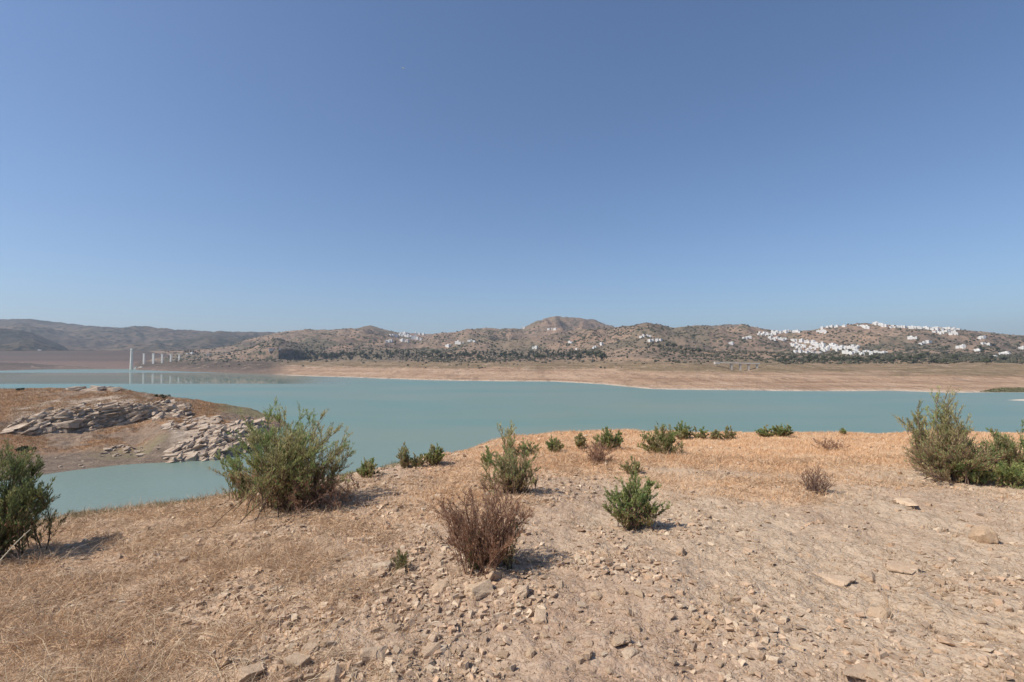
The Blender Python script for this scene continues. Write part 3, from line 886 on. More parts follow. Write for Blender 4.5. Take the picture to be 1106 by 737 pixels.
village([(803, 366, 812, 366, .5, 4), (819, 361, 842, 361, 2.4, 16), (830, 366.5, 849, 367.5, 1.2, 9), (843, 359.5, 865, 359, .7, 7), (788, 372, 791, 372, .3, 2)],
        "white house of the upper village in the saddle right of the peaks", "houses of the village in the saddle")
village([(854, 371, 890, 374, 3.0, 24), (857, 377.5, 892, 380, 4.0, 24), (892, 376.5, 928, 377.5, 2.6, 20), (911, 381.5, 958, 382.8, 1.7, 18)],
        "white house crowded into the large lower village on the right above the far shore", "houses of the large lower village")
village([(881, 359.3, 894, 359.3, .6, 5), (887, 355, 916, 353, .6, 7), (926, 352.5, 939, 354.5, 1.3, 6), (943, 350.5, 958, 352.5, .8, 6)],
        "white house near the top of the right hand hill above the lower village", "houses near the top of the right hill")
village([(960, 353.6, 1000, 355.2, .5, 16), (998, 355.6, 1037, 356.6, 1.0, 22), (1008, 359.5, 1033, 360.5, 1.5, 15)],
        "white house strung along the ridge line at the top of the right hill", "houses of the ridge top village")
village([(981, 366, 991, 366, .3, 3), (993, 373, 1006, 370, .3, 5), (1033, 376, 1042, 376.5, .4, 3), (1056, 366, 1064, 365, .8, 3), (1060, 372, 1070, 373.5, .5, 4), (1053, 380, 1060, 380, .4, 2), (1080, 384, 1093, 383.5, .5, 4), (1074, 386, 1077, 386, .2, 1), (1101, 377, 1106, 377, .4, 2)],
        "white house scattered among olive groves on the right hand slope", "houses scattered on the right slope")
place_house(207, 382.5, "cream house beside dark trees on the bank right of the piers", "houses on the bank by the dam", 1, 1.0)
place_house(202, 383, "low white house at the left end of the cluster right of the piers", "houses on the bank by the dam", 0, .8)
place_house(225, 383.5, "small low white house alone on the brown bank right of the tree cluster", "houses on the bank by the dam", 3, .9)
place_house(293, 378.5, "long pale farm building on the hill above the dark left shore", "farm buildings above the left shore", 6, 1.5)
place_house(302, 378.6, "short pale farm shed beside the long farm building above the left shore", "farm buildings above the left shore", 7, 1.0)
# the white block with a stair-stepped tower in the left village
def church():
    p = on_far(447, 366)
    t = thing("white_building", p, "largest white building with a tall tower in the village left of centre", "building", None, math.atan2(-p.x, p.y))
    s = Soup(); s.box((0, 0, 4), (20, 12, 16)); nv = s.build("wall", M['white'], t)
    s = Soup(); V = [[-10.4, -6.4, 12.01], [10.4, -6.4, 12.01], [10.4, 6.4, 12.01], [-10.4, 6.4, 12.01], [-10.4, 0, 15], [10.4, 0, 15]]
    s.add(V, [[0, 1, 5, 4], [2, 3, 4, 5], [0, 3, 2, 1]]); s.add(V, [[0, 4, 3], [1, 2, 5]]); s.build("roof", M['tile'], nv)
    s = Soup(); s.box((7, -7.6, 9), (5, 3, 26)); V, Fq = lathe([(3.2, 22), (0.05, 27)], 4); s.add(V + [7, -7.6, 0], Fq); s.build("tower", M['white'], t)
church()
# white hut on the dam crest
s = Soup(); s.box((0, 0, 1.5), (7, 4, 3), 0)
s.box((0, 0, 3.2), (7.6, 4.6, .4), 1)
o = s.build("hut", [M['white'], M['concrete']]); o.location = (ray(43, 378)[0] * 1252, 1252.5, 42.25)
tag(o, "tiny white hut on the flat crest of the dam", "hut")

# ------------------------------------------------------------------ far trees and scrub
def crown_np(n, blobs, leaf, c0, c1, seed):
    g = np.random.default_rng(seed)
    b = g.integers(0, len(blobs), n)
    B = np.array(blobs)[b]
    d = g.normal(size=(n, 3)); d /= np.linalg.norm(d, axis=1)[:, None]
    P = B[:, :3] + d * (B[:, 3:4] * (0.55 + 0.5 * g.random((n, 1)) ** .5)) * [1, 1, .85]
    t1 = g.normal(size=(n, 3)); t1 -= d * (t1 * d).sum(1)[:, None] * .6; t1 /= np.linalg.norm(t1, axis=1)[:, None]
    t2 = np.cross(d, t1); t2 /= np.maximum(np.linalg.norm(t2, axis=1)[:, None], 1e-6)
    L = leaf * (0.6 + 0.8 * g.random((n, 1)))
    V = np.stack([P - t1 * L, P - t2 * L * .7, P + t1 * L, P + t2 * L * .7], 1).reshape(-1, 3)
    Fq = np.arange(4 * n).reshape(n, 4)
    k = g.random((n, 1))
    hue = g.random((len(blobs), 1))[b]
    C = np.array(c0) * (1 - .5 * k - .5 * hue) + np.array(c1) * (.5 * k + .5 * hue)
    return V, Fq, np.repeat(C, 4, 0)
def tree_proto(h, w, kind, seed):
    g = np.random.default_rng(seed)
    s = Soup()
    V, Fq = lathe([(.02, -1.0), (.32, -1.0), (.22, h * .35), (.08, h * .75), (.01, h * .76)], 6); s.add(V, Fq)
    for k in range(5):
        a = g.random() * 6.28; z0 = h * (.25 + .3 * g.random())
        e = np.array([math.cos(a) * w * .35, math.sin(a) * w * .35, z0 + h * .22])
        b0 = np.array([0, 0, z0]); r = .08
        V = np.array([b0 + [r, 0, 0], b0 + [-r, r, 0], b0 + [-r, -r, 0], e])
        s.add(V, [[0, 1, 3], [1, 2, 3], [2, 0, 3]])
    tr = s.build("trunk", M['bark'], None, True, False)
    if kind == 'pine':
        blobs = [[g.normal() * w * .16, g.normal() * w * .16, h * (.35 + .6 * q), w * (.36 - .24 * q)] for q in np.linspace(0, 1, 9)]
        c0, c1 = (.035, .046, .026), (.085, .096, .048)
    elif kind == 'olive':
        blobs = [[g.normal() * w * .25, g.normal() * w * .25, h * (.45 + .4 * g.random()), w * .27] for q in range(8)]
        c0, c1 = (.075, .082, .05), (.145, .145, .09)
    else:
        blobs = [[g.normal() * w * .24, g.normal() * w * .24, h * (.38 + .5 * g.random()), w * .27] for q in range(9)]
        c0, c1 = (.048, .058, .03), (.115, .12, .058)
    V, Fq, C = crown_np(420, blobs, w * .085, c0, c1, seed)
    cr = mesh_np("crown", V, Fq, M['crown'], C, False, None, False)
    return tr, cr
tp = {'broad': [tree_proto(8, 8, 'broad', 300 + k) for k in range(3)], 'pine': [tree_proto(10, 5.5, 'pine', 310 + k) for k in range(3)], 'olive': [tree_proto(5.5, 6, 'olive', 320 + k) for k in range(2)]}
def place_tree(px, py, kind, label, group, sc=1.0, name=None):
    p = on_far(px, py)
    if p is None: return
    k = sc * random.uniform(.7, 1.25)
    t = thing(name or {'broad': "broadleaf_tree", 'pine': "pine_tree", 'olive': "olive_tree"}[kind], p, label, "tree", group, random.uniform(0, 6.28))
    t.scale = (k * random.uniform(.9, 1.2), k * random.uniform(.9, 1.2), k)
    tr, cr = random.choice(tp[kind])
    for q in (tr, cr):
        c = q.copy(); col.objects.link(c); c.parent = t
for k in range(80):
    t = k / 80
    place_tree(318 + 232 * t + random.uniform(-2, 2), 386.5 + random.uniform(-4.5, 2.0), random.choice(['pine', 'broad', 'broad']), "dark green tree of the long belt behind the far shore left of centre", "trees of the belt left of centre")
for k in range(44):
    t = k / 44
    place_tree(548 + 108 * t + random.uniform(-2, 2), 386 + random.uniform(-3.5, 2.5), random.choice(['pine', 'pine', 'broad']), "dark tree of the short belt behind the far shore below the highest peak", "trees of the belt below the peak")
for k in range(58):
    t = k / 58
    place_tree(836 + 160 * t + random.uniform(-2, 2), 389.5 + random.uniform(-2.5, 2.5), random.choice(['olive', 'broad', 'broad']), "bushy tree of the belt between the large lower village and the far shore", "trees of the belt below the lower village", .62)
for k in range(46):
    place_tree(random.uniform(985, 1104), random.uniform(370, 394), random.choice(['olive', 'olive', 'broad']), "grey green olive tree of the groves on the right hand slope", "trees of the groves on the right slope", .75)
for (px, py) in ((200, 380.5), (203, 379.8), (206, 380), (209, 380.4), (211, 381.5), (213.5, 383)):
    place_tree(px, py + 1.5, 'pine', "dark umbrella shaped tree beside the houses right of the piers", "trees by the houses near the dam", .8)
for (px, py) in ((720, 372), (728, 374), (735, 376), (741, 377.5), (748, 379), (712, 374), (755, 380)):
    place_tree(px, py + 2, 'broad', "dark tree of the line running down the right flank of the middle knoll", "trees on the middle knoll flank", .8)

def scatter_scrub():
    n = 46000
    px = rng.uniform(-60, 1170, n); d = np.exp(rng.uniform(np.log(620), np.log(2650), n))
    x = (px - 553) / F * d
    ds = np.array([EYE / -s for s in np.interp(px, SX, [slope(y) for y in SYs])])
    zt = np.interp(px, TX, TZ)
    z = far_h(x, d)
    dens = 0.5 + 1.25 * fbm(x / 210, d / 260, 4, 400)
    belt = smooth(0.0, 1.0, (z - zt + 1.5) / 2) * smooth(26, 8, z - zt)
    dens = dens * smooth(120, 20, z - 40) * 0.75 + 0.22 + 1.1 * belt * (smooth(290, 330, px) * smooth(680, 640, px) + smooth(835, 860, px))
    dens = dens + .35 * smooth(930, 1020, px)
    low = np.maximum(smooth(14, 19, z), .10 * smooth(7, 11, z) * (fbm(x / 60, d / 40, 3, 410) > .1))
    keep = (rng.random(n) < np.clip(dens, 0.03, 1) * low) & (px > 175)
    x, d, z = x[keep], d[keep], z[keep]
    m = len(x)
    ico = bmesh.new(); bmesh.ops.create_icosphere(ico, subdivisions=1, radius=1.0)
    ico.verts.index_update()
    bv = np.array([v.co[:] for v in ico.verts]); bf = np.array([[v.index for v in f.verts] for f in ico.faces]); ico.free()
    sz = rng.uniform(0.8, 2.5, m) * (d / 1500) ** .3
    V = bv[None] * (1 + .35 * rng.normal(size=(m, len(bv), 1))) * sz[:, None, None] * np.array([1.15, 1.15, .85])
    V = V + np.stack([x, d, z + sz * .35], 1)[:, None, :]
    Fc = bf[None] + (np.arange(m) * len(bv))[:, None, None]
    k = rng.random((m, 1))
    c = np.array([.05, .052, .032]) * (1 - k) + np.array([.12, .11, .07]) * k
    o = mesh_np("hill_scrub", V.reshape(-1, 3), Fc.reshape(-1, 3), M['crown'], np.repeat(c, len(bv), 0), True)
    tag(o, "dark scrub and low bushes dotted over the hills", "scrub", kind="stuff")
scatter_scrub()
def green_strip():
    n = 1500
    px = rng.uniform(1058, 1160, n); py = rng.uniform(419.2, 423.6, n)
    V = []; 
    s = Soup()
    for a, b in zip(px, py):
        if b < 423.6 - 4.4 * smooth(1055, 1082, a): continue
        p = on_far_fast(a, b)
        if p is None: continue
        V, Fq, C = crown_np(7, [[0, 0, .35, .9]], .5, (.12, .125, .06), (.22, .20, .10), int(a * 100 + b))
        s.add(V * [1, 1, .45] + np.array(p), Fq, C)
    o = s.build("reed_bed", M['crown'])
    tag(o, "low green reeds along the far waterline at the right edge", "reeds", kind="stuff")
def on_far_fast(a, b): return hit(a, b, far_h, 280, 700, 160)
green_strip()

# ------------------------------------------------------------------ rock outcrops on the headland
def outcrop(regions, label, dip=(8, -16), tilt=0.0, origin=None):
    """regions: (pixel polygon corners as x0,x1, top fn, bottom fn, count, size range)"""
    s = Soup(); base = None
    for (x0, x1, top, bot, n, (s0, s1), fl) in regions:
        for k in range(n):
            t = rng.random(); px = x0 + (x1 - x0) * t
            xs_, yt = zip(*top); xb_, yb = zip(*bot)
            ya = np.interp(px, xs_, yt); yb2 = np.interp(px, xb_, yb)
            py = ya + (yb2 - ya) * rng.random()
            p = on_head(px, py)
            if p is None: continue
            if base is None: base = p.copy()
            sz = s0 + (s1 - s0) * rng.random() ** 2
            V, Fc = hull_blob(rock_pts(13, 0.30 + fl * rng.random(), 0.72))
            V = V * [sz * rng.uniform(.9, 1.9), sz * rng.uniform(.8, 1.3), sz * rng.uniform(.8, 1.35)]
            rot = Matrix.Rotation(R(rng.normal() * 14 + 6), 3, 'Z') @ Matrix.Rotation(R(dip[1] + rng.normal() * 7), 3, 'Y') @ Matrix.Rotation(R(dip[0] + rng.normal() * 7), 3, 'X')
            V = V @ np.array(rot.transposed())
            s.add(V + np.array(p) - np.array(base) + [0, 0, sz * (-0.04 + .12 * rng.random())], Fc)
    o = s.build("rock_outcrop", M['rock'])
    o.location = base
    return tag(o, label, "rock", "rock outcrops on the headland")
outcrop([(8, 205, [(8, 462), (30, 447), (60, 442), (110, 437), (150, 436), (175, 433), (205, 438)], [(8, 468), (40, 469), (80, 468), (110, 462), (160, 455), (205, 449)], 240, (0.45, 1.2), .3),
         (14, 75, [(14, 462), (40, 458), (75, 456)], [(14, 468), (75, 467)], 16, (1.2, 2.1), .1),
         (40, 180, [(40, 446), (90, 436), (180, 431)], [(40, 450), (100, 443), (180, 436)], 60, (0.3, 0.8), .1)],
        "largest grey rock ledge running across the top of the brown headland")
outcrop([(186, 282, [(186, 484), (200, 476), (225, 462), (250, 456), (282, 452)], [(186, 500), (200, 499), (240, 497), (262, 490), (282, 478)], 330, (0.4, 1.25), .35)],
        "pale broken rock face at the waterline beside the big green shrub", (12, -18))
outcrop([(176, 236, [(176, 458), (190, 452), (236, 450)], [(176, 466), (205, 465), (236, 457)], 60, (0.4, 1.3), .05)],
        "flat pale slabs on the slope just above the waterline rock face", (14, -8))
outcrop([(74, 128, [(74, 418), (128, 419)], [(74, 421.5), (128, 422)], 34, (0.9, 1.9), .12)],
        "flat dark edged rock ledge on the skyline of the headland", (2, -2))
def white_rocks():
    for (x0, x1, y0, y1, n, a, b) in ((112, 156, 482, 493, 22, .35, 1.0), (60, 112, 492, 506, 10, .2, .4), (150, 180, 478, 492, 6, .2, .45)):
        for k in range(n):
            p = on_head(random.uniform(x0, x1), random.uniform(y0, y1))
            if p is None: continue
            sz = a + (b - a) * random.random() ** 2
            V, Fc = hull_blob(rock_pts(12, .5, .6) * [sz, sz * .8, sz])
            o = mesh_np("rock", V, Fc, M['rock']); o.location = (p.x, p.y, p.z + sz * .1); o.rotation_euler = (0, 0, random.uniform(0, 6.28))
            tag(o, "small pale rock low on the muddy shore of the headland", "rock", "small rocks on the headland shore")
white_rocks()

# ------------------------------------------------------------------ loose stones and gravel
def stone_proto(seed, flat, boxy, n, bev):
    bm = bmesh.new()
    for p in rock_pts(n, flat, boxy): bm.verts.new(p)
    r = bmesh.ops.convex_hull(bm, input=bm.verts)
    junk = [e for e in set(r["geom_interior"] + r["geom_unused"]) if isinstance(e, bmesh.types.BMVert) and e.is_valid]
    bmesh.ops.delete(bm, geom=junk, context='VERTS')
    bmesh.ops.dissolve_limit(bm, angle_limit=R(14), verts=bm.verts, edges=bm.edges)
    bmesh.ops.bevel(bm, geom=list(bm.edges), offset=bev, segments=2, affect='EDGES', profile=0.6)
    bmesh.ops.triangulate(bm, faces=bm.faces)
    bmesh.ops.subdivide_edges(bm, edges=bm.edges, cuts=2, use_grid_fill=True)
    for v in bm.verts:
        c = v.co
        v.co = c * (1 + 0.11 * float(noise(c.x * 2.2 + seed, c.y * 2.2 + c.z * 1.7, seed)) + 0.045 * float(noise(c.x * 7 + seed, c.y * 7 + c.z * 5, seed)))
    me = bpy.data.meshes.new("stone"); bm.to_mesh(me); bm.free()
    for p in me.polygons: p.use_smooth = False
    me.materials.append(M['stone'])
    return me
stones = [stone_proto(k, f, b, n, e) for k, (f, b, n, e) in enumerate([(.62, .5, 22, .09), (.5, .6, 20, .08), (.75, .45, 24, .09), (.4, .65, 18, .07), (.85, .55, 20, .08), (.55, .35, 26, .1), (.36, .6, 20, .07), (.68, .65, 18, .08)])]
slab_me = stone_proto(31, .2, .7, 14, .05); round_me = stone_proto(33, .85, .04, 70, .05)
for p_ in round_me.polygons: p_.use_smooth = True
def place_stone(px, py, w_px, label=None, me=None, flat=None, tilt=10, name="stone", rz=None, sink=.25):
    p = on_bank(px, py)
    if p is None: return None
    r = w_px / F * p.y / 2 * (.92 if label else .8)
    o = bpy.data.objects.new(name, me or random.choice(stones))
    o.scale = (r, r * random.uniform(.7, 1.0), r * (flat or random.uniform(.75, 1.05)))
    o.rotation_euler = (R(random.gauss(0, tilt)), R(random.gauss(0, tilt)), random.uniform(0, 6.28) if rz is None else rz)
    o.location = (p.x, p.y, p.z + r * .5 * (1 - 2 * sink))
    col.objects.link(o)
    return tag(o, label or "angular tan stone lying loose on the dry stony slope", "stone", None if label else "loose stones on the slope")
NOTABLE = [(1063, 585, 25, "rounded pale boulder standing alone on the bare soil at right", round_me, 1.05), (950, 666, 25, "pale squarish stone with a dark hollow beside it at lower right", stones[5], 1.1),
           (921, 727, 34, "broad flat grey slab at the bottom edge right of centre", slab_me, 1.0), (951, 732, 28, "thin tilted pale slab lying against the broad grey slab", slab_me, 1.0),
           (902, 626, 36, "flat grey slab lying level right of centre", slab_me, .8), (977, 616, 32, "thin buff flat stone right of the flat grey slab", slab_me, .8),
           (940, 624, 22, "rough orange tinted stone between two flat slabs", stones[1], .6), (403, 710, 32, "largest tan stone with a deep shadow at lower left of centre", stones[0], 1.0),
           (320, 718, 25, "pointed pale stone at lower left of the largest tan stone", stones[2], 1.1), (362, 733, 27, "pinkish block at the bottom edge left of centre", stones[1], 1.1),
           (564, 643, 19, "upright pale block stone just right of the brown dead bush", stones[4], 1.1), (533, 620, 27, "broad flat stone at the foot of the brown dead bush", stones[3], .9),
           (520, 640, 36, "long rugged orange stone below the brown dead bush", stones[1], .8), (476, 637, 22, "white tipped stone left of the long orange stone", stones[5], 1.0),
           (412, 613, 21, "pale stone lying beside the green grass tuft", stones[0], .8), (408, 596, 13, "small white stone just above the pale stone by the grass tuft", stones[3], .9),
           (584, 668, 22, "flat grey stone with a dark right side below the upright block", stones[3], .9), (668, 693, 24, "tan wedge stone at lower centre", stones[1], .7),
           (680, 707, 20, "smooth grey brown stone touching the tan wedge stone", stones[5], .8), (978, 546, 28, "broad flat stone before the right hand shrubs", slab_me, .9),
           (467, 706, 24, "squat tan stone with shadow right of the largest tan stone", stones[1], .9), (270, 734, 30, "pale block at the bottom edge far left of centre", stones[7], .9),
           (808, 651, 17, "small rounded grey stone alone on bare soil", stones[5], .8), (735, 599, 14, "small upright pinkish stone on bare soil below the green bush", stones[4], 1.0)]
for (px, py, w, lb, me, fl) in NOTABLE:
    place_stone(px, py, w, lb, me, fl, 4 if me in (slab_me, round_me) else 9, "boulder" if me is round_me else ("slab" if me is slab_me else "stone"), sink=.0 if me is round_me else .34)
used = [(a, b, c) for a, b, c, *_ in NOTABLE]
cnt = 0
tries = 0
while cnt < 250 and tries < 6000:
    tries += 1
    px = random.uniform(0, 1106); py = 545 + 190 * random.random() ** .8
    dens = 0.16 + 0.95 * math.exp(-((px - (470 - 0.9 * (py - 680))) / 150) ** 2) * smooth(560, 640, py) + 0.35 * math.exp(-((px - 690) / 120) ** 2) * smooth(600, 690, py) + .3 * math.exp(-((px - 960) / 110) ** 2)
    if px < 200: dens *= .35
    if random.random() > dens: continue
    w = random.choice([5, 6, 7, 8, 9, 10, 12, 14, 17]) * (0.45 + 0.75 * (py - 540) / 197)
    if any(math.hypot(px - a, (py - b) * 1.4) < (w + c) * .55 for a, b, c in used): continue
    used.append((px, py, w)); cnt += 1
    place_stone(px, py, w)

def build_gravel():
    shapes = [hull_blob(rock_pts(9, .6, .5)) for _ in range(10)]
    n = 132000
    d = np.exp(rng.uniform(np.log(1.9), np.log(15), n)); u = rng.uniform(-1.5, 1.7, n)
    x = u * d
    g = fbm(x * .9, d * .9, 4, 500)
    c1 = np.exp(-((x + 0.1 * d - 0.0) / (0.55 * d)) ** 2)
    dens = 0.22 + .5 * c1 + 2.0 * g
    dens = dens * (1 - .75 * gold_mask(x, d)) * (1 - .78 * pale_mask(x, d)) 
    keep = rng.random(n) < np.clip(dens, .04, 1)
    x, d = x[keep], d[keep]; z = near_fine(x, d)
    s = Soup()
    pal = np.array([[.58, .42, .29], [.48, .335, .22], [.66, .51, .36], [.40, .29, .205], [.55, .375, .245]])
    for i in range(len(x)):
        V, Fc = shapes[i % 10]
        r = (0.0045 + 0.022 * rng.random() ** 3.5) * (1 + .10 * d[i])
        a = rng.random() * 6.28
        ca, sa = math.cos(a) * r, math.sin(a) * r
        W = np.stack([V[:, 0] * ca - V[:, 1] * sa * .8, V[:, 0] * sa + V[:, 1] * ca * .8, V[:, 2] * r], 1) + [x[i], d[i], z[i] + r * .2]
        s.add(W, Fc, pal[rng.integers(5)] * rng.uniform(.75, 1.02))
    n = 60000
    d = np.exp(rng.uniform(np.log(1.9), np.log(8), n)); x = rng.uniform(-1.3, 1.6, n) * d
    keep = rng.random(n) < .25 + .75 * np.clip(fbm(x * 1.6, d * 1.6, 4, 520) + .35, 0, 1)
    x, d = x[keep], d[keep]; z = near_fine(x, d); m = len(x)
    bv = np.array([[1, 0, 0], [-.5, .8, 0], [-.5, -.8, 0], [0.1, 0, .9]]); bf = np.array([[0, 1, 3], [1, 2, 3], [2, 0, 3]])
    r = (0.0025 + .005 * rng.random(m) ** 2) * (1 + .12 * d); a = rng.random(m) * 6.28
    c_, s_ = np.cos(a)[:, None], np.sin(a)[:, None]
    W = np.stack([(bv[:, 0] * c_ - bv[:, 1] * s_), (bv[:, 0] * s_ + bv[:, 1] * c_), np.tile(bv[:, 2], (m, 1))], 2) * r[:, None, None] + np.stack([x, d, z], 1)[:, None]
    cc = pal[rng.integers(0, 5, m)] * rng.uniform(.55, 1.1, (m, 1))
    s.add(W.reshape(-1, 3), (bf[None] + (np.arange(m) * 4)[:, None, None]).reshape(-1, 3), np.repeat(cc, 4, 0))
    o = s.build("gravel", M['gravel'])
    tag(o, "small stones and grit littering the slope", "gravel", kind="stuff")
build_gravel()

# ------------------------------------------------------------------ dry grass
def blades(P, D, L, W, C, bend):
    """P root, D unit direction, L length, W width, C colour, bend vector"""
    n = len(P)
    side = np.cross(D, rng.normal(size=(n, 3))); side /= np.maximum(np.linalg.norm(side, axis=1)[:, None], 1e-6)
    h = W[:, None] * .5
    mid = P + D * L[:, None] * .55 + bend * L[:, None] * .18
    tip = P + D * L[:, None] + bend * L[:, None] * .6
    V = np.stack([P - side * h, P + side * h, mid - side * h * .8, mid + side * h * .8, tip], 1).reshape(-1, 3)
    i = (np.arange(n) * 5)[:, None]
    Fc = np.concatenate([i + [0, 1, 3], i + [0, 3, 2], i + [2, 3, 4]])
    return V, Fc, np.repeat(C, 5, 0)
STRAW = np.array([[.72, .475, .275], [.64, .405, .22], [.56, .335, .175], [.75, .55, .36], [.47, .28, .15]])
def unit(v): return v / np.maximum(np.linalg.norm(v, axis=1)[:, None], 1e-9)
def build_grass():
    parts = []
    # the golden lip of the bank
    n = 400000
    u = rng.uniform(-1.2, 1.25, n); k = rng.uniform(.36, 1.22, n)
    az_ = np.arctan(u); rc = np.interp(az_, _a, _r); r = rc * k
    x = r * np.sin(az_); y = r * np.cos(az_)
    keep = rng.random(n) < lip_mask(x, y) ** 1.3 * (0.5 + .9 * np.clip(fbm(x * 1.3, y * 1.3, 3, 600) + .45, 0, 1))
    x, y = x[keep], y[keep]; m = len(x)
    P = np.stack([x, y, near_fine(x, y) - .01], 1)
    D = unit(np.stack([.35 * rng.normal(size=m), .35 * rng.normal(size=m), np.ones(m)], 1))
    L = rng.uniform(.03, .115, m) * (0.7 + .6 * np.clip(fbm(x * .8, y * .8, 3, 610) + .5, 0, 1.3))
    b = np.stack([.5 * rng.normal(size=m) + .25, .5 * rng.normal(size=m), -.25 * np.ones(m)], 1)
    C = STRAW[rng.integers(0, 5, m)] * rng.uniform(1.0, 1.22, (m, 1))
    parts.append((P, D, L, np.full(m, .0045) * (y / 9 + .3), C, b))
    # matted straw on the left flank and thin litter elsewhere
    n = 300000
    d = np.exp(rng.uniform(np.log(1.9), np.log(10), n)); u = rng.uniform(-1.25, 1.2, n)
    x = u * d; y = d
    gm = gold_mask(x, y)
    clump = np.clip(fbm(x * 1.7, y * 1.7, 4, 620) + .42, 0, 1)
    keep = (rng.random(n) < np.clip(gm * (0.15 + 1.1 * clump) + .11 + .14 * smooth(.45, .8, clump), 0, 1)) & (np.hypot(x, y) < crest_r(x, y) + 2)
    x, y, gm = x[keep], y[keep], gm[keep]; m = len(x)
    P = np.stack([x, y, near_fine(x, y) + rng.uniform(-.005, .03, m) * gm], 1)
    up = np.where(rng.random(m) < .5, 1.1, .25)
    D = unit(np.stack([rng.normal(size=m), rng.normal(size=m), up * np.abs(rng.normal(size=m)) + .05], 1))
    L = rng.uniform(.03, .14, m) * (.5 + 1.0 * gm * (.6 + .8 * clump[keep]))
    b = np.stack([.6 * rng.normal(size=m), .6 * rng.normal(size=m), -.35 * rng.random(m)], 1)
    C = STRAW[rng.integers(0, 5, m)] * .55 + np.array([.54, .42, .295]) * .45
    C = C * rng.uniform(.65, 1.25, (m, 1)) * np.where(gm > .3, 1, .8)[:, None]
    parts.append((P, D, L, np.full(m, .0028) * (y / 4 + .4), C, b))
    # long fallen stalks
    n = 11000
    d = np.exp(rng.uniform(np.log(2.2), np.log(9), n)); u = rng.uniform(-1.2, .15, n); x = u * d; y = d
    keep = rng.random(n) < gold_mask(x, y)
    x, y = x[keep], y[keep]; m = len(x)
    P = np.stack([x, y, near_fine(x, y) + .01], 1)
    D = unit(np.stack([rng.normal(size=m), rng.normal(size=m), .35 * np.abs(rng.normal(size=m)) + .1], 1))
    parts.append((P, D, rng.uniform(.12, .36, m), np.full(m, .0032), np.tile([[.70, .56, .38]], (m, 1)) * rng.uniform(.75, 1.1, (m, 1)), np.stack([.5 * rng.normal(size=m), .5 * rng.normal(size=m), -.5 * np.ones(m)], 1)))
    # sparse upright stalks on the bare right side
    n = 3600
    d = np.exp(rng.uniform(np.log(3), np.log(9), n)); u = rng.uniform(-.3, 1.7, n); x = u * d; y = d
    keep = rng.random(n) < .15 + .6 * np.clip(fbm(x * 1.1, y * 1.1, 3, 630), 0, 1)
    x, y = x[keep], y[keep]; m = len(x)
    P = np.stack([x, y, near_fine(x, y) - .01], 1)
    D = unit(np.stack([.4 * rng.normal(size=m), .4 * rng.normal(size=m), np.ones(m)], 1))
    parts.append((P, D, rng.uniform(.06, .2, m), np.full(m, .003), STRAW[rng.integers(0, 4, m)] * .95, np.stack([.4 * rng.normal(size=m), .4 * rng.normal(size=m), -.1 * np.ones(m)], 1)))
    s = Soup()
    for a in parts:
        V, Fc, C = blades(*a); s.add(V, Fc, C)
    o = s.build("dry_grass", M['grass'])
    tag(o, "golden dry grass and matted straw on the slope", "grass", kind="stuff")
    # green fringe behind the left lip
    n = 26000
    u = rng.uniform(-1.35, -.2, n); az_ = np.arctan(u); rc = np.interp(az_, _a, _r); r = rc + rng.uniform(.9, 3.6, n)
    x = r * np.sin(az_); y = r * np.cos(az_); m = n
    P = np.stack([x, y, near_fine(x, y) - .01], 1)
    D = unit(np.stack([.3 * rng.normal(size=m), .3 * rng.normal(size=m), np.ones(m)], 1))
    C = np.array([[.17, .165, .075], [.22, .195, .095], [.33, .25, .14]])[rng.integers(0, 3, m)]
    V, Fc, C = blades(P, D, rng.uniform(.03, .10, m), np.full(m, .007), C, .4 * rng.normal(size=(m, 3)))
    o = mesh_np("green_grass", V, Fc, M['grass'], C)
    tag(o, "low dull green grass along the left lip of the bank", "grass", kind="stuff")
    # rust grass tufts on the headland
    n = 110000
    u = rng.uniform(-1.08, -.42, n); t = rng.random(n)
    d0 = np.interp(u, HU, HE_d); d1 = np.interp(u, HU, HD); y = d0 + (d1 - d0) * (.1 + .95 * t); x = u * y
    n1 = fbm(x / 11, y / 11, 4, 90); px = u * F + 553
    w = np.clip(smooth(-.35, .3, n1 + .5 * fbm(x / 3, y / 3, 3, 93)) * smooth(.08, .2, t) + smooth(.7, .95, t) * smooth(150, 230, px) + smooth(60, 0, px), 0, 1)
    keep = rng.random(n) < w * (1 - smooth(226, 256, px))
    x, y = x[keep], y[keep]; m = len(x)
    P = np.stack([x, y, head_h(x, y) - .05], 1)
    D = unit(np.stack([.5 * rng.normal(size=m), .5 * rng.normal(size=m), np.ones(m)], 1))
    C = np.array([[.36, .19, .09], [.46, .27, .13], [.28, .155, .08], [.40, .30, .17]])[rng.integers(0, 4, m)]
    V, Fc, C = blades(P, D, rng.uniform(.2, .6, m), np.full(m, .07), C, .4 * rng.normal(size=(m, 3)))
    o = mesh_np("rust_grass", V, Fc, M['grass'], C)
    tag(o, "rust coloured dry grass tufts over the headland", "grass", kind="stuff")
build_grass()

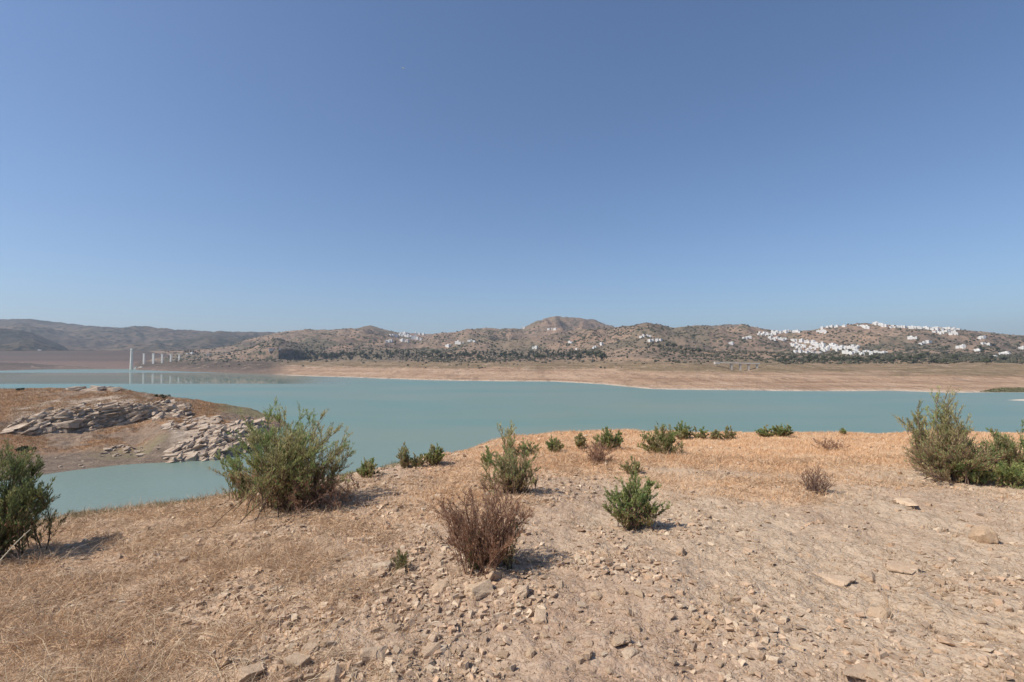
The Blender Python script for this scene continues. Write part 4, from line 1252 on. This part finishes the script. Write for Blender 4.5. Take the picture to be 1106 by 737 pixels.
# ------------------------------------------------------------------ shrubs
def tubes(lines, radii, C, sides=4):
    """lines (n,k,3), radii (n,k)"""
    n, k, _ = lines.shape
    T = np.gradient(lines, axis=1); T = T / np.maximum(np.linalg.norm(T, axis=2, keepdims=True), 1e-9)
    ref = np.where(np.abs(T[..., 2:3]) > .9, np.array([1., 0, 0]), np.array([0, 0, 1.]))
    A = np.cross(T, ref); A /= np.maximum(np.linalg.norm(A, axis=2, keepdims=True), 1e-9)
    B = np.cross(T, A)
    ang = np.linspace(0, 2 * math.pi, sides, endpoint=False)
    V = lines[:, :, None, :] + radii[:, :, None, None] * (A[:, :, None, :] * np.cos(ang)[:, None] + B[:, :, None, :] * np.sin(ang)[:, None])
    idx = np.arange(n * k * sides).reshape(n, k, sides); j = np.concatenate([idx, idx[:, :, :1]], 2)
    Fq = np.stack([j[:, :-1, :-1].ravel(), j[:, :-1, 1:].ravel(), j[:, 1:, 1:].ravel(), j[:, 1:, :-1].ravel()], 1)
    return V.reshape(-1, 3), Fq, np.repeat(C, k * sides, 0)
def curve(a, b, c, k):
    t = np.linspace(0, 1, k)[None, :, None]
    return (1 - t) ** 2 * a[:, None] + 2 * t * (1 - t) * b[:, None] + t ** 2 * c[:, None]

GREEN = 1.7 * np.array([[.125, .175, .065], [.17, .215, .08], [.225, .25, .095], [.29, .275, .125]])
OLIVE = 1.6 * np.array([[.20, .21, .10], [.265, .255, .12], [.33, .29, .15], [.25, .225, .11]])
BROWN = 1.2 * np.array([[.30, .17, .105], [.36, .215, .135], [.24, .135, .09], [.45, .30, .19]])
FRESH = 1.4 * np.array([[.18, .22, .075], [.24, .275, .095], [.30, .31, .12], [.17, .20, .08]])
DARK = 1.4 * np.array([[.085, .115, .048], [.12, .145, .058], [.165, .175, .07], [.21, .20, .09]])
def shrub(px, py, w_px, h_px, label, pal, name="shrub", stems=34, twigs=16, leaves=26, leaf=(.028, .0042), wood=(.14, .095, .065), upright=.5, dead=0.0, lean=0.0, low_brown=0.3, group=None, top=.55, off=(0, 0), twig_share=.4, pal2=None, shape='dome', base_w=.13):
    p = on_bank(px, py)
    if p is None: p = on_bank(px, py + 4)
    m = p.y / F
    W, H = w_px * m, h_px * m
    g = np.random.default_rng(int(px * 13 + py * 7))
    n = stems
    # stem ends fill an uneven dome
    a = g.uniform(0, 6.283, n); rho = np.sqrt(g.random(n)) if shape != 'spire' else g.random(n) ** .75
    ex = np.cos(a) * rho * W / 2; ey = np.sin(a) * rho * W / 2 * .8
    lump = np.where(g.random(n) < .3, .35 + .4 * g.random(n), .72 + .38 * g.random(n))
    if shape == 'dome': prof = 1 - (1 - top) * rho ** 2
    elif shape == 'mound': prof = np.sqrt(np.clip(1 - .88 * rho ** 2, 0, 1))
    elif shape == 'spire': prof = np.clip(1.0 - 1.0 * rho ** .8, .22, 1)
    else: prof = .8 + 0 * rho
    ez = H * prof * lump
    ex = ex + lean * ez
    base = np.stack([g.normal(size=n) * W * base_w, g.normal(size=n) * W * base_w, np.full(n, -.03)], 1)
    end = np.stack([ex, ey, ez], 1)
    midp = base + (end - base) * np.array([.5 * (1 - upright) + .12, .5 * (1 - upright) + .12, .55]) + g.normal(size=(n, 3)) * [W * .075, W * .075, H * .03]
    k = 7
    L = curve(base, midp, end, k)
    t_ = thing(name, p, label, "shrub" if name != "grass_tuft" else "grass tuft", group)
    ws = Soup()
    rad = np.linspace(1, .25, k)[None] * (.004 + .006 * g.random((n, 1)) ** 2) * (H / .9) ** .5
    wc = np.array(wood) * g.uniform(.7, 1.3, (n, 1))
    V, Fq, C = tubes(L, rad, wc); ws.add(V, Fq, C)
    # twigs
    q = n * twigs
    si = np.repeat(np.arange(n), twigs)
    tt = g.uniform(.08, 1.0, q); f = tt * (k - 1); i0 = np.minimum(f.astype(int), k - 2); fr = (f - i0)[:, None]
    B0 = L[si, i0] * (1 - fr) + L[si, i0 + 1] * fr
    Td = unit(L[si, i0 + 1] - L[si, i0])
    out = g.normal(size=(q, 3)); out[:, 2] *= .5
    dirn = unit(Td * .85 + unit(out) * .62 + np.array([0, 0, .45 * upright + .12]))
    ln = H * g.uniform(.10, .27, q) * (1.15 - .5 * tt)
    E0 = B0 + dirn * ln[:, None]
    M0 = (B0 + E0) / 2 + g.normal(size=(q, 3)) * ln[:, None] * .08
    TL = curve(B0, M0, E0, 4)
    V, Fq, C = tubes(TL, np.tile(np.array([[.0028, .0022, .0016, .001]]), (q, 1)) * (H / .9) ** .4 * max(1, p.y / 7), np.array(wood)[None] * g.uniform(.7, 1.35, (q, 1)), 3); ws.add(V, Fq, C)
    ws.build("branches", M['twig'], t_)
    # foliage: fine sprays along every twig
    live = g.random(q) > dead
    hz_ = B0[:, 2] / max(H, .01)
    live &= (g.random(q) > .35 * low_brown * smooth(.35, .05, hz_))
    li = np.repeat(np.nonzero(live)[0], leaves)
    r = len(li)
    if r:
        s_ = g.uniform(.1, 1.08, r); f = np.clip(s_, 0, .999) * 3; i0 = f.astype(int); fr = (f - i0)[:, None]
        P = TL[li, i0] * (1 - fr) + TL[li, i0 + 1] * fr
        o_ = unit(g.normal(size=(r, 3)))
        D = unit(dirn[li] * .95 + o_ * .55 + [0, 0, .25])
        P = P + o_ * .006 * (H / .8)
        ll = leaf[0] * g.uniform(.6, 1.5, r); lw = leaf[1] * g.uniform(.7, 1.4, r) * max(1, p.y / 7)
        side = unit(np.cross(D, g.normal(size=(r, 3))))
        tipv = P + D * ll[:, None]; mv = P + D * ll[:, None] * .45
        V = np.stack([P, mv - side * lw[:, None], tipv, mv + side * lw[:, None]], 1).reshape(-1, 3)
        Fq = np.arange(4 * r).reshape(r, 4)
        ph = g.random(n)[si]          # every stem has its own tint
        c_i = np.clip((ph[li] * 2.2 + g.random(r) * 1.8), 0, 3.99).astype(int)
        Cc = np.array(pal)[c_i] * g.uniform(.75, 1.2, (r, 1))
        if pal2 is not None:
            sw = (g.random(n) < .4)[si][li]
            Cc = np.where(sw[:, None], np.array(pal2)[c_i] * g.uniform(.75, 1.2, (r, 1)), Cc)
        br = g.random(r) < low_brown * smooth(.5, .12, hz_[li])
        Cc = np.where(br[:, None], BROWN[c_i] * 1.15, Cc)
        mesh_np("foliage", V, Fq, M['leaf'], np.repeat(Cc, 4, 0), False, t_)
    return t_

# large shrubs
shrub(307, 549, 148, 100, "largest feathery green shrub on the left lip of the bank", GREEN, "tamarisk_shrub", 84, 22, 34, (.034, .0038), (.15, .10, .07), .55, .05, 0.06, .55, top=.62, pal2=OLIVE)
shrub(345, 551, 84, 34, "tangle of dead brown twigs under the right side of the largest shrub", BROWN, "dead_shrub", 46, 13, 10, (.022, .003), (.26, .17, .12), .3, .3, top=.8, base_w=.25)
shrub(262, 541, 44, 52, "small dark feathery shrub at the left foot of the largest shrub", GREEN, "tamarisk_shrub", 14, 14, 30, (.032, .004), lean=-.25, top=.7)
shrub(-8, 606, 104, 116, "dark green shrub cut off by the left edge of the picture", DARK, "tamarisk_shrub", 44, 20, 32, (.036, .0042), (.12, .085, .06), .4, .03, .04, .3, top=.6, base_w=.2)
shrub(1024, 518, 74, 112, "tall feathery shrub at right rising to a single pointed tip", OLIVE, "tamarisk_shrub", 56, 22, 36, (.034, .0038), (.20, .135, .10), .62, .10, .0, .4, top=.5, pal2=GREEN, shape='spire')
shrub(1003, 512, 46, 74, "outward leaning feathery shrub left of the tall pointed one", OLIVE, "tamarisk_shrub", 16, 16, 28, (.032, .004), (.19, .13, .095), .5, .08, -.18, .8, top=.75)
shrub(1080, 519, 44, 74, "second tall dark feathery shrub near the right edge", GREEN, "tamarisk_shrub", 26, 18, 30, (.032, .004), (.16, .11, .08), .6, .08, .0, .5, shape='spire', pal2=OLIVE)
shrub(1106, 520, 40, 70, "feathery shrub cut off by the right edge of the picture", OLIVE, "tamarisk_shrub", 22, 16, 28, (.032, .004), low_brown=.5, pal2=GREEN)
shrub(1052, 522, 60, 26, "low spreading dark green shrub under the two tall right hand shrubs", GREEN, "low_shrub", 30, 14, 26, (.026, .004), top=.8)
shrub(1093, 526, 52, 24, "low green shrub at the right edge in front of the others", FRESH, "low_shrub", 26, 14, 24, (.026, .004), top=.8, pal2=GREEN)
# middle group
shrub(553, 533, 74, 52, "dense olive brown bush behind the brown dead bush", OLIVE, "low_shrub", 54, 16, 26, (.024, .0036), (.16, .10, .075), .6, .22, .02, .6, shape="mound", pal2=GREEN)
shrub(548, 494, 26, 42, "pale wispy upright shrub sprouting above the olive brown bush", np.array(OLIVE) * 1.25, "wispy_shrub", 8, 12, 18, (.03, .0034), upright=.8, shape='tall')
shrub(528, 505, 18, 24, "small bright green sprig at the left shoulder of the olive brown bush", FRESH, "low_shrub", 14, 10, 20, (.02, .0036), upright=.8)
shrub(570, 492, 36, 14, "low grey green shrub spreading behind the olive brown bush", OLIVE, "low_shrub", 22, 12, 22, (.022, .0034), top=.8)
shrub(526, 613, 110, 84, "brown dead bush in the middle foreground", BROWN, "dead_shrub", 74, 20, 18, (.02, .0026), (.27, .165, .11), .66, .25, -.06, .1, top=.6, base_w=.09)
shrub(512, 616, 40, 40, "few fresh green shoots growing inside the brown dead bush", FRESH, "green_sprig", 14, 10, 14, (.02, .003), upright=.85)
shrub(548, 613, 32, 54, "thin green and grey shoots at the right of the brown dead bush", np.array(OLIVE) * 1.05, "green_sprig", 10, 9, 12, (.02, .003), upright=.85)
shrub(685, 569, 66, 50, "compact bright green bush casting a dark shadow on bare soil", GREEN, "low_shrub", 56, 15, 24, (.022, .0042), (.16, .10, .08), .5, .1, .02, .5, shape="mound", pal2=FRESH)
shrub(689, 566, 14, 78, "single green shoot standing up out of the compact bush", FRESH, "green_sprig", 2, 18, 16, (.02, .004), upright=.95, shape='tall')
shrub(684, 513, 26, 17, "small pale olive shrub behind the compact bright green bush", np.array(OLIVE) * 1.1, "low_shrub", 24, 12, 20, (.02, .0034), upright=.7)
shrub(435, 617, 22, 22, "little pale green grass tuft on the stones left of the dead bush", np.array([[.20, .20, .085], [.26, .24, .11], [.17, .18, .07], [.32, .27, .14]]), "grass_tuft", 46, 3, 8, (.03, .0022), (.24, .22, .11), .85, .2, shape='dome')
shrub(880, 532, 40, 27, "dead purplish brown bush alone on the bare right slope", np.array(BROWN) * .9, "dead_shrub", 46, 14, 8, (.014, .0026), (.15, .10, .08), .65, .5, top=.7)
shrub(897, 487, 40, 13, "flat grey brown dead bush in the golden grass at right", np.array(BROWN) * 1.2, "dead_shrub", 34, 12, 10, (.016, .003), (.22, .15, .11), .6, .4, top=.8)
shrub(645, 500, 46, 22, "low greyish brown dead bush in front of the green ones on the lip", np.array(BROWN) * 1.25, "dead_shrub", 44, 13, 12, (.018, .003), (.25, .17, .12), .65, .35, top=.75)
# along the lip
LIP = [(598, 489, 24, 15, "small dark green bush left of centre on the golden grass", GREEN), (627, 485, 14, 15, "tiny grey green bush between two bushes on the lip", OLIVE),
       (658, 486, 36, 22, "round green bush on the lip behind the greyish dead bush", GREEN), (714, 490, 52, 30, "largest bright olive green bush on the golden lip", FRESH),
       (738, 475, 24, 17, "darker green bush against the water right of the largest lip bush", GREEN), (757, 474, 20, 13, "rounded dark bush second to the right of the largest lip bush", GREEN),
       (772, 475, 12, 10, "tiny dull bush at the edge of the water between larger ones", OLIVE), (787, 475, 20, 13, "pale olive bush on the lip right of the tiny dull bush", OLIVE),
       (828, 472, 24, 11, "left low half of the dark green pair on the lip", GREEN), (845, 472, 24, 13, "right taller half of the dark green pair on the lip", GREEN),
       (911, 470, 7, 7, "tiny bush alone on the lip far right of the dark pair", GREEN),
       (470, 502, 22, 21, "upright green bush on the left slope of the lip", FRESH), (437, 506, 14, 24, "thin wispy bush left of the upright green bush", OLIVE),
       (452, 505, 18, 16, "low olive bush between wispy and upright bushes", OLIVE), (398, 516, 26, 20, "little green bush right of the largest feathery shrub", GREEN)]
for (px, py, w, h, lb, pal) in LIP:
    shrub(px, py, w, h, lb, pal, "low_shrub", 52 if w > 30 else 30 if w > 20 else 16, 14, 22, (.028, .0036), upright=.5, shape="mound", dead=.06, pal2=OLIVE if pal is not OLIVE else None)
# shrubs on the headland
def head_bush(px, py, w, h, label):
    p = on_head(px, py)
    if p is None: return
    m = p.y / F
    t = thing("low_shrub", p, label, "shrub")
    g = np.random.default_rng(int(px)); W, H = w * m, h * m
    s = Soup()
    for k in range(7):
        a = g.random() * 6.28
        V = np.array([[.05, 0, -.1], [-.05, .05, -.1], [-.05, -.05, -.1], [math.cos(a) * W * .3, math.sin(a) * W * .2, H * .6]])
        s.add(V, [[0, 1, 3], [1, 2, 3], [2, 0, 3]], np.array([.12, .085, .06]))
    s.build("branches", M['twig'], t)
    V, Fq, C = crown_np(360, [[g.normal() * W * .25, g.normal() * W * .15, H * (.3 + .4 * g.random()), H * .42] for _ in range(9)], .16, (.03, .042, .018), (.075, .085, .035), int(px))
    mesh_np("foliage", V, Fq, M['crown'], C, False, t)
head_bush(176, 430, 14, 4, "flat dark green bush on the skyline of the headland")
head_bush(22, 422, 7, 3, "tiny dark bush on the skyline at the left of the headland")
head_bush(26, 487, 20, 5, "low green bush on the mud behind the left edge shrub")

# a bare leaning cane in front of the left edge shrub
p0 = on_bank(4, 612); 
def cane():
    a = Vector((ray(-6, 602)[0] * 4.6, 4.6, z_at(602, 4.6))); b = Vector((ray(33, 572)[0] * 4.9, 4.9, z_at(572, 4.9)))
    g0 = a + (a - b) * .55; g0.z = float(near_h(np.array([g0.x]), np.array([g0.y]))[0]) - .02
    L = curve(np.array([g0]), np.array([(a + b) / 2]) , np.array([b]), 8)
    V, Fq, C = tubes(L, np.linspace(.0055, .003, 8)[None], np.array([[.55, .50, .36]]), 5)
    o = mesh_np("cane", V, Fq, M['twig'], C, True)
    tag(o, "pale bare cane leaning up in front of the left edge shrub", "cane")
cane()

# ------------------------------------------------------------------ a bird high in the sky
def bird():
    d = 85.0; u, s_ = ray(435.5, 73.5)
    loc = Vector((u * d, d, EYE + s_ * d))
    pts = [(0, 0, 0, .075, .07), (.16, 0, .01, .06, .055), (.25, 0, .03, .042, .042), (.30, 0, .03, .036, .036), (.355, 0, .022, .008, .008), (-.16, 0, .0, .045, .035), (-.30, 0, .0, .06, .012),
           (.04, .12, .03, .07, .018), (.06, .28, .08, .055, .012), (-.02, .46, .05, .012, .006), (.04, -.12, .03, .07, .018), (.06, -.28, .08, .055, .012), (-.02, -.46, .05, .012, .006)]
    ed = [(0, 1), (1, 2), (2, 3), (3, 4), (0, 5), (5, 6), (0, 7), (7, 8), (8, 9), (0, 10), (10, 11), (11, 12)]
    me = bpy.data.meshes.new("bird"); me.from_pydata([p[:3] for p in pts], ed, []); me.materials.append(M['feather'])
    o = bpy.data.objects.new("bird", me); col.objects.link(o)
    sk = o.modifiers.new("skin", 'SKIN'); 
    for v, p in zip(me.skin_vertices[0].data if me.skin_vertices else [], pts): v.radius = (p[3], p[4])
    if me.skin_vertices: me.skin_vertices[0].data[0].use_root = True
    o.modifiers.new("sub", 'SUBSURF').levels = 2; o.modifiers["sub"].render_levels = 2
    o.location = loc; o.rotation_euler = (R(12), R(-6), R(115))
    tag(o, "pale bird gliding high in the clear blue sky", "bird")
bird()
